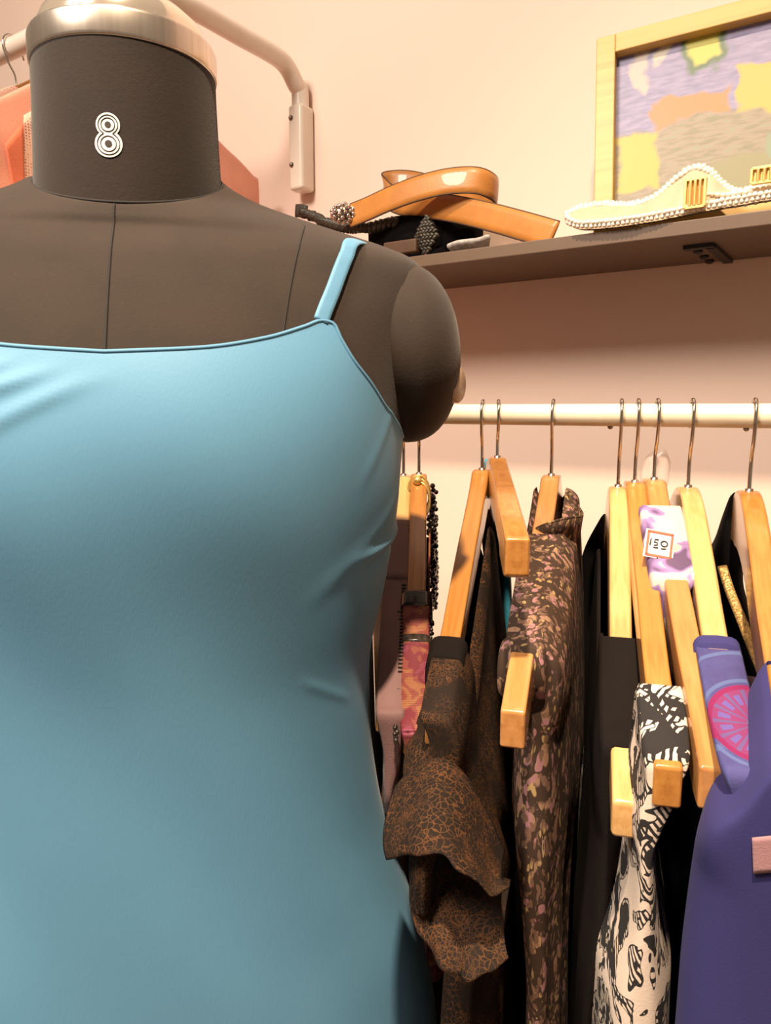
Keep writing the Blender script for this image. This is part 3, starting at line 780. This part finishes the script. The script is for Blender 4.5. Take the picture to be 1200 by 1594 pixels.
gm = garment('sheer_dress', HANG['2'], 'mauve sheer dress on the hanger beside the blue dress', 'dress', M['mauve'], 815, 'tip',
             [(1185, 593, 626), (1235, 588, 622), (1300, 590, 635, .6), (1400, 585, 640, .2)], zbot=-.32, seed=1, folds=(4, .001), hwb=1.6, hw0=.0105)
h = HANG['2']
arm_band(gm, 'shoulder_cuff', h.u_at_y(815), h.u_at_y(905), M['mauve'], .0042)
mb = Mb()
ub = np.linspace(h.u_at_y(915), h.u_at_y(1050), 26)
for u in ub: mb.add(*tube(np.array([[u, .0035+.003*k, h.top(np.array([u]))[0]+.0022] for k in range(2)]), .0007, 5))
gm.add('ribbed_zip', *mb.data(), M['seam'], local=True, label='row of fine dark ridges along the sleeve')
gk = garment('black_skirt', HANG['1'], 'black garment below the half hidden pale hanger', 'garment', M['black_cloth'], 0, 0,
             [(1000, 570, 612), (1150, 572, 628), (1220, 575, 660), (1300, 580, 700), (1450, 590, 740), (1594, 600, 770)], seed=41, folds=(4, .001), dip=0, uf=-.02, zbot=-.8)
gr = garment('woven_top', HANG['3'], 'red, magenta and gold woven top with black lace edging', 'garment', M['redweave'], 935, 'tip',
             [(1195, 632, 662), (1230, 632, 660), (1330, 635, 680, .5), (1450, 645, 700, .2)], zbot=-.32, seed=2, folds=(5, .001), hwb=1.3, hw0=.0098)
h = HANG['3']
for (ya, yb) in ((925, 945), (993, 1003)): arm_band(gr, 'lace_band', h.u_at_y(ya), h.u_at_y(yb), M['beads'], .0048, label='black lace band round the sleeve')
pts = [h.t.world(np.array([-u, .011+.002*math.sin(9*u*30)+.03*u, h.top(np.array([u]))[0]+.004-.12*max(0, u-.02)-k*.006])) for u in np.linspace(.03, .2, 40) for k in range(7)]
gr.add('beaded_trim', *beads(pts, .0024, .0018, 6), M['beads'], kind='stuff', label='black beaded lace edge')
pts = [h.t.world(np.array([u, s_*(h.thick*.5+.0045), h.top(np.array([min(u, h.L)]))[0]-.002-k*.005])) for u in np.linspace(h.u_at_y(950), h.L*1.03, 34) for s_ in (-1, 1) for k in range(2)]
gr.add('lace_edge', *beads(pts, .0015, .0012, 6), M['beads'], kind='stuff', label='black lace running down the sleeve edge')
t_ = Thing('hanger_tie', HANG['3'].A, 'gold coloured tie wound round the hanger of the red top', 'tie', None, HANG['3'].R, root=False)
mb = Mb()
for k in range(3):
    u = .012+.003*k; a = np.linspace(0, 2*PI, 20, endpoint=False); zt = h.top(np.array([u]))[0]-h.depth(np.array([u]))[0]/2
    mb.add(*tube(np.column_stack([u+.002*np.sin(a+k), np.cos(a)*.0095, zt+np.sin(a)*(h.depth(np.array([u]))[0]/2+.002)]), .0012, 6, closed=True))
mb.add(*sphere((.017, -.001, h.top(np.array([.017]))[0]+.002), .0042, 10, 6))
t_.mesh(*mb.data(), M['gold'], local=True)

gbk = garment('black_dress', HANG['B'], 'black dress hanging behind the brown lace blouse and the tilted hanger', 'dress', M['black_cloth'], 0, 0,
              [(905, 748, 768), (960, 735, 782), (1050, 728, 792), (1200, 715, 800), (1350, 700, 825), (1500, 690, 840)], seed=4, folds=(5, .002), dip=0, hwb=1.0, uf=-.06, uback=.95)
gb = garment('lace_blouse', HANG['B'], 'dark brown blouse with orange flower lace, draped low in wide folds', 'blouse', M['lace_brown'], 1002, 'tip',
             [(1165, 662, 722), (1230, 605, 730), (1300, 605, 755), (1380, 640, 785), (1450, 660, 800), (1520, 670, 780)], seed=3, folds=(6, .003), hwb=.55, zbot=-.5, hw0=.0105, uback=.7)
h = HANG['B']
arm_band(gb, 'neck_binding', h.u_at_y(998), h.u_at_y(1030), M['black_cloth2'], .0052, label='black velvet binding at the shoulder')
# ruffles of the lace blouse hanging in front
def flounce(t, top, bot, mat, bulge=.010, amp=.0016, nw=3.3):
    A_ = catmull([onn(*p) for p in top], 12); B_ = catmull([onn(*p) for p in bot], 12); m = len(A_); rows = 22; V = []
    s_ = np.linspace(0, 1, m)
    for r in range(rows):
        k = r/(rows-1); o = bulge*math.sin(k*PI*.8)+amp*(.3+k)*np.sin(s_*nw*2*PI+2.2*k)*np.sin(s_*PI)**.5
        V.append(A_*(1-k)+B_*k-N*np.reshape(o, (-1, 1)))
    t.add('flounce', np.concatenate(V), grid_faces(rows, m), mat, solid=.0010)
flounce(gb, [(615, 1225, .338), (645, 1195, .338), (690, 1180, .340), (730, 1215, .342), (760, 1270, .345), (785, 1325, .345)], [(612, 1330, .298), (650, 1322, .290), (690, 1322, .286), (730, 1345, .286), (770, 1382, .292), (800, 1372, .306)], M['lace_brown'])
flounce(gb, [(645, 1315, .330), (690, 1315, .330), (735, 1340, .332), (765, 1360, .335), (795, 1370, .338)], [(660, 1440, .300), (695, 1490, .292), (730, 1512, .290), (765, 1505, .292), (800, 1480, .303)], M['lace_brown'])
flounce(gb, [(640, 1290, .306), (655, 1300, .302), (670, 1305, .301), (680, 1310, .304)], [(648, 1415, .302), (656, 1420, .296), (666, 1420, .295), (674, 1415, .300)], M['lace_brown'], .004, .0006)
gt = garment('teal_camisole', HANG['C'], 'teal camisole showing as a sliver beside the floral blouse', 'camisole', M['teal'], 0, 0,
             [(950, 779, 800), (1010, 779, 800), (1200, 772, 800)], seed=21, folds=(3, .0008), dip=0, uf=-.075, zbot=-.3)
gd = garment('floral_blouse', HANG['D'], 'brown blouse with small pink and peach flowers and a stand collar', 'blouse', M['floral'], 830, 1010,
             [(1050, 800, 878), (1180, 783, 890), (1300, 775, 893), (1420, 790, 880), (1594, 805, 872)], seed=5, folds=(7, .0016), hwb=1.2, dip=.012, hw0=.013)
def collar():
    top = [(812, 850, .500), (826, 828, .487), (855, 814, .475), (885, 806, .485), (906, 803, .510), (900, 788, .545), (884, 768, .585), (868, 790, .610), (850, 815, .605)]
    P = catmull([onn(*p) for p in top], 8); m = len(P); rows = 8; V = []
    for r in range(rows):
        k = r/(rows-1); V.append(P-UP*(.052*k)+(HANG['D'].A-P)*np.array([1, 1, 0])*(.25*k))
    gd.add('collar', np.concatenate(V), grid_faces(rows, m), M['floral'], solid=.0016)
    gd.add('collar_edge', *tube(P, .0009, 6), M['floral'])
collar()
h = HANG['D']
arm_band(gd, 'sleeve_hem', h.u_at_y(1000), h.u_at_y(1016), M['floral'], .0065)

ge0 = garment('black_jacket', HANG['E'], 'black sequin-edged garment left of the plain black blouse', 'jacket', M['black_cloth'], 0, 0,
              [(870, 903, 930), (960, 896, 922), (1060, 892, 950), (1300, 888, 965), (1500, 880, 975)], seed=6, folds=(4, .0010), dip=0, hwb=1.0, uf=-.055, uback=.95, cap=True)
pts = [on_cloth(ge0, 905+5*math.sin(k), 1272+k*9.5, .0006) for k in range(15)]; pts = [p for p in pts if p is not None]
ge0.add('sequins', *beads(pts, .0008, .0015, 6), M['crystal'], kind='stuff', label='scattered glinting sequins')
ge = garment('plain_black_blouse', HANG['E'], 'plain black blouse on the pale hanger with the lowest tip', 'blouse', M['black_cloth2'], 985, 1168,
             [(1200, 930, 1000), (1330, 915, 985), (1450, 905, 972), (1594, 890, 935)], seed=7, folds=(4, .0010), hwb=1.2, hw0=.0125)
gf = garment('scroll_print_dress', HANG['F'], 'cream dress with black scroll and leaf print', 'dress', M['scroll'], 1068, 1188,
             [(1230, 1000, 1065), (1330, 978, 1035), (1450, 965, 1045), (1594, 915, 1080)], seed=8, folds=(4, .0010), hwb=1.0, hw0=.0125)
gg = garment('navy_dress', HANG['G'], 'dark navy dress under the print scarf with the price tag', 'dress', M['navy'], 0, 0,
             [(900, 1030, 1075), (1000, 1024, 1090), (1100, 1015, 1110), (1300, 1000, 1130), (1480, 1010, 1140)], seed=9, folds=(4, .001), dip=0, hwb=1.0, uf=-.035)
gs = garment('print_scarf', HANG['G'], 'white and purple print scarf wrapped on the hanger behind the price tag', 'scarf', M['scarf'], 788, 905,
             [(925, 1012, 1078), (945, 1015, 1080)], seed=14, folds=(4, .0004), zbot=-.13, hw0=.0150, uback=.2, lev=40)
def seam_beads():
    P = [onn(1048, 1262, .40), onn(1040, 1300, .395), (onn(1030, 1345, .39)), onn(1018, 1395, .385)]
    gf.add('beaded_seam', *beads(catmull(P, 9), .0008, .0002, 6), M['white_print'], kind='stuff', label='line of pale stitches')
gh = garment('purple_print_blouse', HANG['H'], 'purple blue blouse with a pink flower printed on its sleeve', 'blouse', M['purple'], 1003, 'tip',
             [(1262, 1136, 1200), (1350, 1130, 1230), (1500, 1120, 1250)], seed=10, folds=(3, .0008), hwb=1.2, hw0=.0118)
h = HANG['H']; arm_band(gh, 'sleeve_binding', h.u_at_y(998), h.u_at_y(1010), M['blue'], .0052)
gi0 = garment('dark_jacket', HANG['I'], 'dark jacket with a gold sequin edge on the rightmost hanger', 'jacket', M['black_cloth'], 0, 0,
              [(900, 1108, 1168), (1000, 1118, 1200), (1100, 1128, 1235), (1400, 1130, 1250)], seed=12, folds=(4, .001), dip=0, uf=-.03, uback=.95)
ge_ = catmull([onn(*p) for p in ((1124, 882, .520), (1136, 920, .505), (1152, 960, .488), (1170, 1005, .468), (1190, 1055, .446), (1212, 1110, .425))], 8)
gi0.add('gold_edge', *ribbon(ge_, np.tile(T, (len(ge_), 1)), .0030, .0022)[:2], M['goldzip'], label='gold sequin edge')
V0 = []
for k in range(10): V0.append(ge_-UP*.016*k+T*(.0012*math.sin(k*1.3)-.0006*k)+N*.002*k)
gi0.add('front_panel', np.concatenate(V0), grid_faces(10, len(ge_)), M['black_cloth'], solid=.001)
gi0.add('care_label', *obox(onn(1166, 1076, .462), T*.0036, UP*.009, N*.0006), M['labelpink'], smooth=False)
gi = garment('blue_chiffon_blouse', HANG['I'], 'blue chiffon blouse with a pink label in the lower right corner', 'blouse', M['blue'], 1200, 'tip',
             [(1285, 1140, 1330), (1310, 1105, 1330), (1345, 1085, 1330), (1400, 1070, 1330), (1480, 1058, 1330), (1594, 1045, 1330)], seed=15, folds=(3, .0012), hwb=.8, hw0=.010, dip=.0, uback=-.72)
cloth_patch(gi, 'label', [(1170, 1302), (1228, 1296), (1228, 1352), (1172, 1357)], M['labelpink'], 'pink rectangular label')

# price tag
h = HANG['G']
e1 = h.R[:, 1]*math.cos(.16)-UP*math.sin(.16); e2 = UP*.86-h.R[:, 0]*.5; e2 = e2-e1*(e2@e1); e2 /= np.linalg.norm(e2); e3 = np.cross(e1, e2)
u = h.u_at_y(848); c0 = h.pt(u); d = ray(1026, 848); n = h.R[:, 0]; c0 = d*(((h.A+n*(u+.012))@n)/(d@n))
if e3@d > 0: e3 = -e3
tg = Thing('price_tag', c0, 'small square price tag with red border, handwritten 150', 'price tag', None)
tg.add('card', *obox(c0, e1*.0088, e2*.0092, e3*.0004), M['tagwhite'], smooth=False)
fr = Mb()
for (a, b, ha, hb) in ((0, .0077, .0078, .0007), (0, -.0077, .0078, .0007), (.0071, 0, .0007, .0078), (-.0071, 0, .0007, .0078)):
    fr.add(*obox(c0+e1*a+e2*b+e3*.0006, e1*ha, e2*hb, e3*.0003))
tg.add('border', *fr.data(), M['tagred'], smooth=False)
ink = Mb()
def stroke(pts): ink.add(*tube(np.array([c0+e1*x*.00135+e2*(y-.1)*.00150+e3*.0008 for x, y in pts]), .00042, 5))
stroke([(-3.9, 2.2), (-4.1, -.8)]); stroke([(-.6, 2.0), (-2.2, 2.0), (-2.3, .8), (-1.0, .7), (-.8, -.2), (-2.4, -.6)])
stroke([(2.0+1.4*math.cos(a), .7+1.2*math.sin(a)) for a in np.linspace(0, 2*PI, 16)]); stroke([(-2.6, -1.6), (-.4, -1.5)]); stroke([(.9, -1.6), (3.0, -1.4)])
tg.add('price', *ink.data(), M['ink'])
tg.add('string', *tube(np.array([c0-e2*.009, c0-e2*.012-e1*.001, c0-e2*.016-e1*.002-e3*.004]), .0009, 6), M['ink'])

# crumpled film at the hook
def film():
    c = onn(1022, 735, .565); V, F = sphere((0, 0, 0), 1, 28, 18)
    rs = np.random.RandomState(3); k = rs.randn(6, 3)*3; ph = rs.rand(6)*6
    f = 1+.13*sum(np.sin(V@k[i]+ph[i]) for i in range(6))/2
    V = V*f[:, None]; V = V*np.array([.0095, .010, .0165])+np.array([.003, 0, 0])*V[:, 2:3]*30*.0165
    t = Thing('plastic_wrap', c, 'clear crumpled plastic wrap round the hooks above the price tag', 'plastic wrap', None, root=False)
    t.mesh(V+c, F, M['film'])
film()

# ------------------------------------------------------------------ wall mounted rail at the upper left with coral garments
RB = .603
p1 = onn(468, 165, .862); tb = p1@T; zb_ = onn(424, 88, .81)[2]
rail = Thing('wall_rail', nt(WALL, tb, p1[2]), 'white curved tube rail screwed to the wall, holding coral garments', 'clothes rail')
zl = onn(468, 298, .862)[2]; zu = p1[2]
path = [nt(.8615, tb, zl), nt(.8615, tb, (zl+zu)/2), nt(.8615, tb, zu), nt(.860, tb, zu+.02), nt(.852, tb, zb_-.022), nt(.834, tb, zb_-.006), nt(.808, tb, zb_), nt(.74, tb, zb_), nt(RB+.055, tb, zb_), nt(RB+.02, tb-.008, zb_), nt(RB+.004, tb-.025, zb_), nt(RB, tb-.055, zb_), nt(RB, tb-.3, zb_), nt(RB, tb-.9, zb_), nt(RB, tb-1.5, zb_)]
P = catmull(path, 8)
rail.add('tube', *tube(P, .0122, 18), M['white_paint'])
fl = rail.add('mounting_plate', *obox(nt(.860, tb+.002, (zl+zu)/2-.002), T*.0125, N*.0145, UP*(zu-zl)/2), M['white_paint'], bevel=.005)
for zz_ in (zl+.032, zu-.02):
    rail.add('screw', *sphere(nt(.8455, tb-.004, zz_), .0036, 10, 6), M['darkmetal'], parent=fl)
def rail_hanger(key, top, label, L=.21, s_=.115):
    A = onn(*top, RB)
    return Hanger(key, top, None, 0, 'flat', M['hang_mid'], label, n=RB, tipw=A-N*L-UP*s_, rodc=nt(RB, A@T, zb_), rodr=.0125, tilt=.12, group='hangers on the wall rail')
h1 = rail_hanger('P1', (188, 80), 'wooden hanger of the coral blouse, behind the neck of the dress form')
h3 = rail_hanger('P3', (70, 118), 'wooden hanger with the peach net blouse on the wall rail')
h2 = rail_hanger('P2', (26, 146), 'leftmost wooden hanger on the wall rail')
GR = 'coral garments on the wall rail'
def rail_garment(name, hh, label, mat, seed, u1=.045, hw=.016):
    return garment(name, hh, label, 'blouse', mat, 0, 0, [], us=hh.L*1.04, u1=u1, dip=.03, uback=1.04, seed=seed, folds=(4, .004), group=GR, hw0=.010, zbot=-.6,
                   local_rows=[(-.12, 0, hw*.8, hh.L*1.04), (-.2, 0, hw, hh.L), (-.5, 0, hw*1.3, hh.L)])
cb = rail_garment('coral_blouse', h1, 'coral satin blouse whose shoulder shows right of the black neck', M['coral'], 31)
cloth_patch(cb, 'net_panel', [(36, 180), (62, 165), (66, 330), (38, 330)], M['coralmesh'], 'peach net panel')
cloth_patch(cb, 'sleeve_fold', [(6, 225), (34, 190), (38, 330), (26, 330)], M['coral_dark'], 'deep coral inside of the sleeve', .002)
rail_garment('net_blouse', h3, 'peach net blouse left of the black neck', M['coralmesh'], 32)
rail_garment('coral_blouse', h2, 'coral satin blouse at the left edge of the photo', M['coral'], 33)

# ------------------------------------------------------------------ things on the shelf
belt = Thing('leather_belt', onn(700, 385, .76), 'orange leather belt coiled on the shelf with a rhinestone buckle', 'belt')
bp = [(545, 336, .745), (570, 326, .745), (610, 308, .744), (655, 292, .746), (700, 282, .75), (742, 281, .758), (768, 292, .775), (772, 303, .800), (752, 309, .825), (715, 304, .838), (670, 292, .842), (632, 283, .842), (604, 285, .832), (600, 300, .815), (622, 314, .79), (660, 319, .772), (705, 325, .762), (760, 337, .755), (815, 352, .748), (862, 366, .742)]
P = catmull([onn(*p) for p in bp], 8); D = np.tile(UP+.12*N, (len(P), 1))
V, F, nn = ribbon(P, D, .0138, .0034); st = belt.add('strap', V, F, M['leather'])
t_ = np.gradient(P, axis=0); t_ /= np.linalg.norm(t_, axis=1)[:, None]; D2 = D-t_*(D*t_).sum(1)[:, None]; D2 /= np.linalg.norm(D2, axis=1)[:, None]
for sg in (-1, 1): belt.add('edge_piping', *tube(P+D2*sg*.0136, .0011, 6), M['leather_edge'], parent=st)
c = onn(534, 332, .738); pts = []
for i in range(46):
    a = i*2.39996; zc = 1-2*(i+.5)/46; rr = math.sqrt(1-zc*zc); pts.append(c+np.array([.0135*rr*math.cos(a), .007*rr*math.sin(a), .0105*zc]))
bk = belt.add('buckle', *sphere(c, .0115, 16, 10, (1, .5, .8)), M['darkmetal'])
belt.add('rhinestones', *beads(pts, .0026, .0004, 8), M['crystal'], parent=bk, kind='stuff', label='cluster of sparkling clear rhinestones')
# braided belt
bb = Thing('braided_belt', onn(560, 385, .77), 'black braided cord belt lying behind the shoulder of the dress form', 'belt')
cp_ = catmull([onn(*p) for p in ((472, 331, .80), (490, 338, .79), (515, 349, .775), (545, 355, .765), (580, 354, .76), (612, 347, .765), (640, 352, .775), (660, 365, .775))], 14)
t_, n_, b_ = frames(cp_); L_ = np.concatenate([[0], np.cumsum(np.linalg.norm(np.diff(cp_, axis=0), axis=1))])
for k in range(3):
    a = L_*2*PI/.018+k*2*PI/3
    bb.add('cord', *tube(cp_+(n_*(np.sin(a)*.0058)[:, None]+b_*(np.sin(2*a)*.003)[:, None]), .0041, 7), M['braid'])
ec = onn(472, 331, .80)
bb.add('end_tab', *ribbon(catmull([ec+T*.004, ec-T*.004+UP*.003, ec-T*.012+UP*.004], 5), np.tile(UP, (11, 1)), .0085, .005)[:2], M['braid'])
kc = onn(663, 367, .738); ke1 = T; ke2 = UP
mb = Mb(); mb.add(*sphere(kc, 1, 20, 12, (.0001, .0001, .0001)))
for i in range(-3, 4):
    for j in range(-3, 4):
        x = (i+j)*.0021; z = (i-j)*.0034
        if abs(x)/.0135+abs(z)/.0215 > 1.05: continue
        bulge = .007*(1-(x/.017)**2-(z/.026)**2)
        dv = (T*.8+UP*.6) if (i+j) % 2 else (T*-.8+UP*.6)
        p = kc+T*x+UP*z-N*(bulge-.004)
        mb.add(*tube(np.array([p-dv*.0036+N*.0014, p-dv*.0018, p, p+dv*.0018, p+dv*.0036+N*.0014]), [.0008, .0019, .0021, .0019, .0008], 7))
bb.add('woven_knot', *mb.data(), M['braid'], label='diamond shaped woven knot end')
mb = Mb(); V, F = sphere(kc+N*.004, 1, 20, 12, (.011, .006, .019)); bb.add('knot_core', V, F, M['black_cloth2'])
# flat black belt
fb = Thing('flat_black_belt', onn(640, 392, .76), 'flat black belt coiled under the orange belt', 'belt')
P = catmull([onn(*p) for p in ((575, 372, .78), (605, 360, .765), (640, 357, .762), (680, 362, .775), (720, 365, .80), (750, 360, .83), (720, 352, .85), (660, 352, .85), (610, 360, .83), (590, 372, .80), (630, 380, .775), (690, 380, .78), (740, 374, .80))], 8)
V, F, _ = ribbon(P, np.tile(UP, (len(P), 1)), .0155, .003); fb.add('strap', V, F, M['black_cloth'])
e_ = onn(625, 386, .735)
fb.add('loop_end', *obox(e_, T*.022, N*.005, UP*.0075), M['leather_edge'], bevel=.002, label='dark brown stitched end')
# white lace piece
wl = Thing('white_lace_belt', onn(728, 388, .74), 'small folded white lace belt end at the shelf front below the orange belt', 'belt', root=False)
P = catmull([onn(*p) for p in ((702, 388, .737), (716, 383, .735), (732, 381, .735), (748, 379, .737), (760, 376, .745))], 8)
V, F, _ = ribbon(P, np.tile(UP*.5-N*.9, (len(P), 1)), .0075, .005); wl.mesh(V, F, M['whitelace'])

# pearl belt
pb = Thing('pearl_belt', onn(1030, 345, .735), 'ivory satin belt edged with pearls lying along the shelf front', 'belt')
topc = [(884, 341, .735), (886, 331, .742), (895, 324, .748), (912, 319, .752), (945, 315, .754), (978, 317, .752), (1004, 311, .752), (1028, 298, .754), (1052, 276, .757), (1072, 262, .759), (1090, 258, .760), (1108, 266, .760), (1128, 286, .759), (1148, 296, .758), (1170, 291, .758), (1200, 282, .758), (1240, 276, .758)]
botc = [(884, 341, .735), (886, 350, .727), (896, 355, .724), (912, 357, .7235), (945, 355, .723), (978, 351, .723), (1004, 347, .724), (1028, 343, .725), (1052, 338, .727), (1072, 334, .729), (1090, 330, .731), (1108, 327, .732), (1128, 323, .733), (1148, 320, .734), (1170, 316, .735), (1200, 311, .735), (1240, 304, .736)]
A_ = catmull([onn(*p) for p in topc], 8); B_ = catmull([onn(*p) for p in botc], 8)
rows = 12; V = []
for r in range(rows):
    k = r/(rows-1); V.append(A_*(1-k)+B_*k-N*(.003*math.sin(k*PI)+.0015*np.sin(np.arange(len(A_))*.35+5*k))[:, None]*math.sin(k*PI)**.5)
V = np.concatenate(V); m = len(A_)
mb = Mb(); mb.add(V, grid_faces(rows, m)); mb.add(V+N*.006, grid_faces(rows, m))
pb.add('satin_band', *mb.data(), M['ivory'])
def along(P, step, off=0):
    L = np.concatenate([[0], np.cumsum(np.linalg.norm(np.diff(P, axis=0), axis=1))]); q = np.arange(off, L[-1], step)
    return np.column_stack([np.interp(q, L, P[:, k]) for k in range(3)])
pts = list(along(A_, .0043))+list(along(A_-UP*.003-N*.003, .0043, .002))+list(along(B_+UP*.002-N*.004, .0043))+list(along(B_+UP*.0052-N*.0055, .0043, .002))
mid = catmull([onn(*p) for p in ((1100, 303, .738), (1130, 303, .74), (1165, 298, .742), (1200, 292, .743), (1240, 286, .744))], 8)
pts += list(along(mid, .0045))+list(along(mid-UP*.010, .008))
pb.add('pearl_trim', *beads(pts, .0024, .0003, 8), M['pearl'], kind='stuff', label='rows of small pearls')
def clasp(px, py, n, w_, h_, lab):
    c = onn(px, py, n); mb = Mb()
    mb.add(*obox(c+N*.002, T*w_, UP*h_, N*.001))
    for sx in (-1, 1): mb.add(*obox(c+T*sx*w_, T*.0012, UP*h_, N*.002))
    for sz in (-1, 1): mb.add(*obox(c+UP*sz*h_, T*w_, UP*.0012, N*.002))
    for sx in (-.45, 0, .45): mb.add(*tube(np.array([c+T*sx*w_*1.1-UP*h_*.9-N*.001, c+T*sx*w_*1.1+UP*h_*.9-N*.001]), .0016, 8))
    pb.add('gold_clasp', *mb.data(), M['gold'], smooth=False, bevel=.0004, label=lab)
clasp(1082, 301, .722, .0082, .0118, 'gold buckle with upright bars')
clasp(1190, 272, .735, .010, .006, 'small gold clasp topped with pearls')

# picture
TLc = onn(931, 68, .800)
lo, hi = -1.0, 1.0
for _ in range(50):
    mid_ = (lo+hi)/2
    if proj(nt(.772, mid_, SHT+.001))[0] < 926: lo = mid_
    else: hi = mid_
BL = nt(.772, lo, SHT+.001); e2 = TLc-BL; HH = np.linalg.norm(e2); e2 /= HH
best = None
for a in np.linspace(-.3, .12, 169):
    v = T*math.cos(a)+N*math.sin(a); v = v-e2*(v@e2); v /= np.linalg.norm(v)
    q = [proj(TLc+v*k) for k in np.linspace(.1, .4, 60)]; i = min(range(60), key=lambda i: abs(q[i][0]-1200)); er = abs(q[i][1]-8)
    if best is None or er < best[0]: best = (er, v, a)
e1 = best[1]; e3 = np.cross(e1, e2); e3 = -e3 if e3@N > 0 else e3
WW = .42; BW = .0185
pic = Thing('framed_picture', BL, 'pine framed picture in lavender, yellow and orange leaning on the wall', 'picture', None, np.column_stack([e1, e2, np.cross(e1, e2)]))
def rail_bar(a0, a1, b0, b1, nm='frame_bar'):
    c = BL+e1*(a0+a1)/2+e2*(b0+b1)/2; pic.add(nm, *obox(c, e1*(a1-a0)/2, e2*(b1-b0)/2, e3*.009), M['frame'], smooth=False, bevel=.001)
rail_bar(0, BW, 0, HH); rail_bar(WW-BW, WW, 0, HH); rail_bar(BW, WW-BW, HH-BW, HH); rail_bar(BW, WW-BW, 0, BW)
def art_mat():
    m, t, b = new_mat('abstract_print'); tc = nd(t, 'ShaderNodeTexCoord'); ds = nd(t, 'ShaderNodeTexNoise'); ds.inputs['Scale'].default_value = 26; ds.inputs['Detail'].default_value = 3
    t.links.new(tc.outputs['Object'], ds.inputs['Vector']); mv = nd(t, 'ShaderNodeVectorMath', operation='MULTIPLY_ADD'); mv.inputs[1].default_value = (.045,)*3
    t.links.new(ds.outputs['Color'], mv.inputs[0]); t.links.new(tc.outputs['Object'], mv.inputs[2]); sx = nd(t, 'ShaderNodeSeparateXYZ'); t.links.new(mv.outputs[0], sx.inputs[0])
    x = mth(t, 'SUBTRACT', sx.outputs[0], .0225); y = mth(t, 'DIVIDE', mth(t, 'SUBTRACT', sx.outputs[1], .0225), .84)
    br = noise(t, coords(t, (60, 240, 1)), 1.0, 3)
    c = ramp(t, br, [(.35, (0.173, 0.151, 0.274)), (.65, (0.259, 0.223, 0.360))])
    def soft(v, a, k): return mth(t, 'MULTIPLY', mth(t, 'SUBTRACT', v, a), k, True)
    low = soft(mth(t, 'MULTIPLY', y, -1), -.135, 90)
    c = mixc(t, low, c, ramp(t, br, [(.35, (0.180, 0.158, 0.094)), (.55, (0.259, 0.202, 0.144)), (.7, (0.216, 0.230, 0.144))]))
    def box(x0, x1, y0, y1, colr):
        nonlocal c
        k = 220; f = mth(t, 'MULTIPLY', mth(t, 'MULTIPLY', soft(x, x0, k), soft(mth(t, 'MULTIPLY', x, -1), -x1, k)), mth(t, 'MULTIPLY', soft(y, y0, k), soft(mth(t, 'MULTIPLY', y, -1), -y1, k)))
        c = mixc(t, f, c, colr)
    box(.080, .128, .185, .275, (0.072, 0.115, 0.054)); box(.086, .121, .192, .268, (0.446, 0.396, 0.058))
    box(.018, .062, .05, .130, (0.432, 0.324, 0.050)); box(.055, .125, .125, .160, (0.360, 0.173, 0.058)); box(.130, .165, .12, .175, (0.446, 0.317, 0.058))
    box(.145, .20, .222, .268, (0.396, 0.288, 0.144)); box(.180, .40, .08, .205, (0.504, 0.302, 0.072)); box(.20, .30, .11, .165, (0.374, 0.108, 0.043)); box(.185, .25, .17, .20, (0.540, 0.446, 0.252))
    box(.10, .16, .02, .075, (.22, .20, .10)); box(.155, .20, .03, .10, (.20, .24, .15)); box(.03, .05, .17, .25, (.42, .34, .30))
    box(.052, .070, .20, .235, (0.446, 0.389, 0.302))
    t.links.new(c, b.inputs['Base Color']); b.inputs['Roughness'].default_value = .45; return m
c = BL+e1*WW/2+e2*HH/2
pic.add('print', *obox(c-e3*.003, e1*(WW/2-BW+.001), e2*(HH/2-BW+.001), e3*.001), art_mat(), smooth=False, label='lavender, yellow and orange colour patches')
pic.add('backing', *obox(c-e3*.0065, e1*(WW/2-.004), e2*(HH/2-.004), e3*.0018), M['frame_in'], smooth=False)
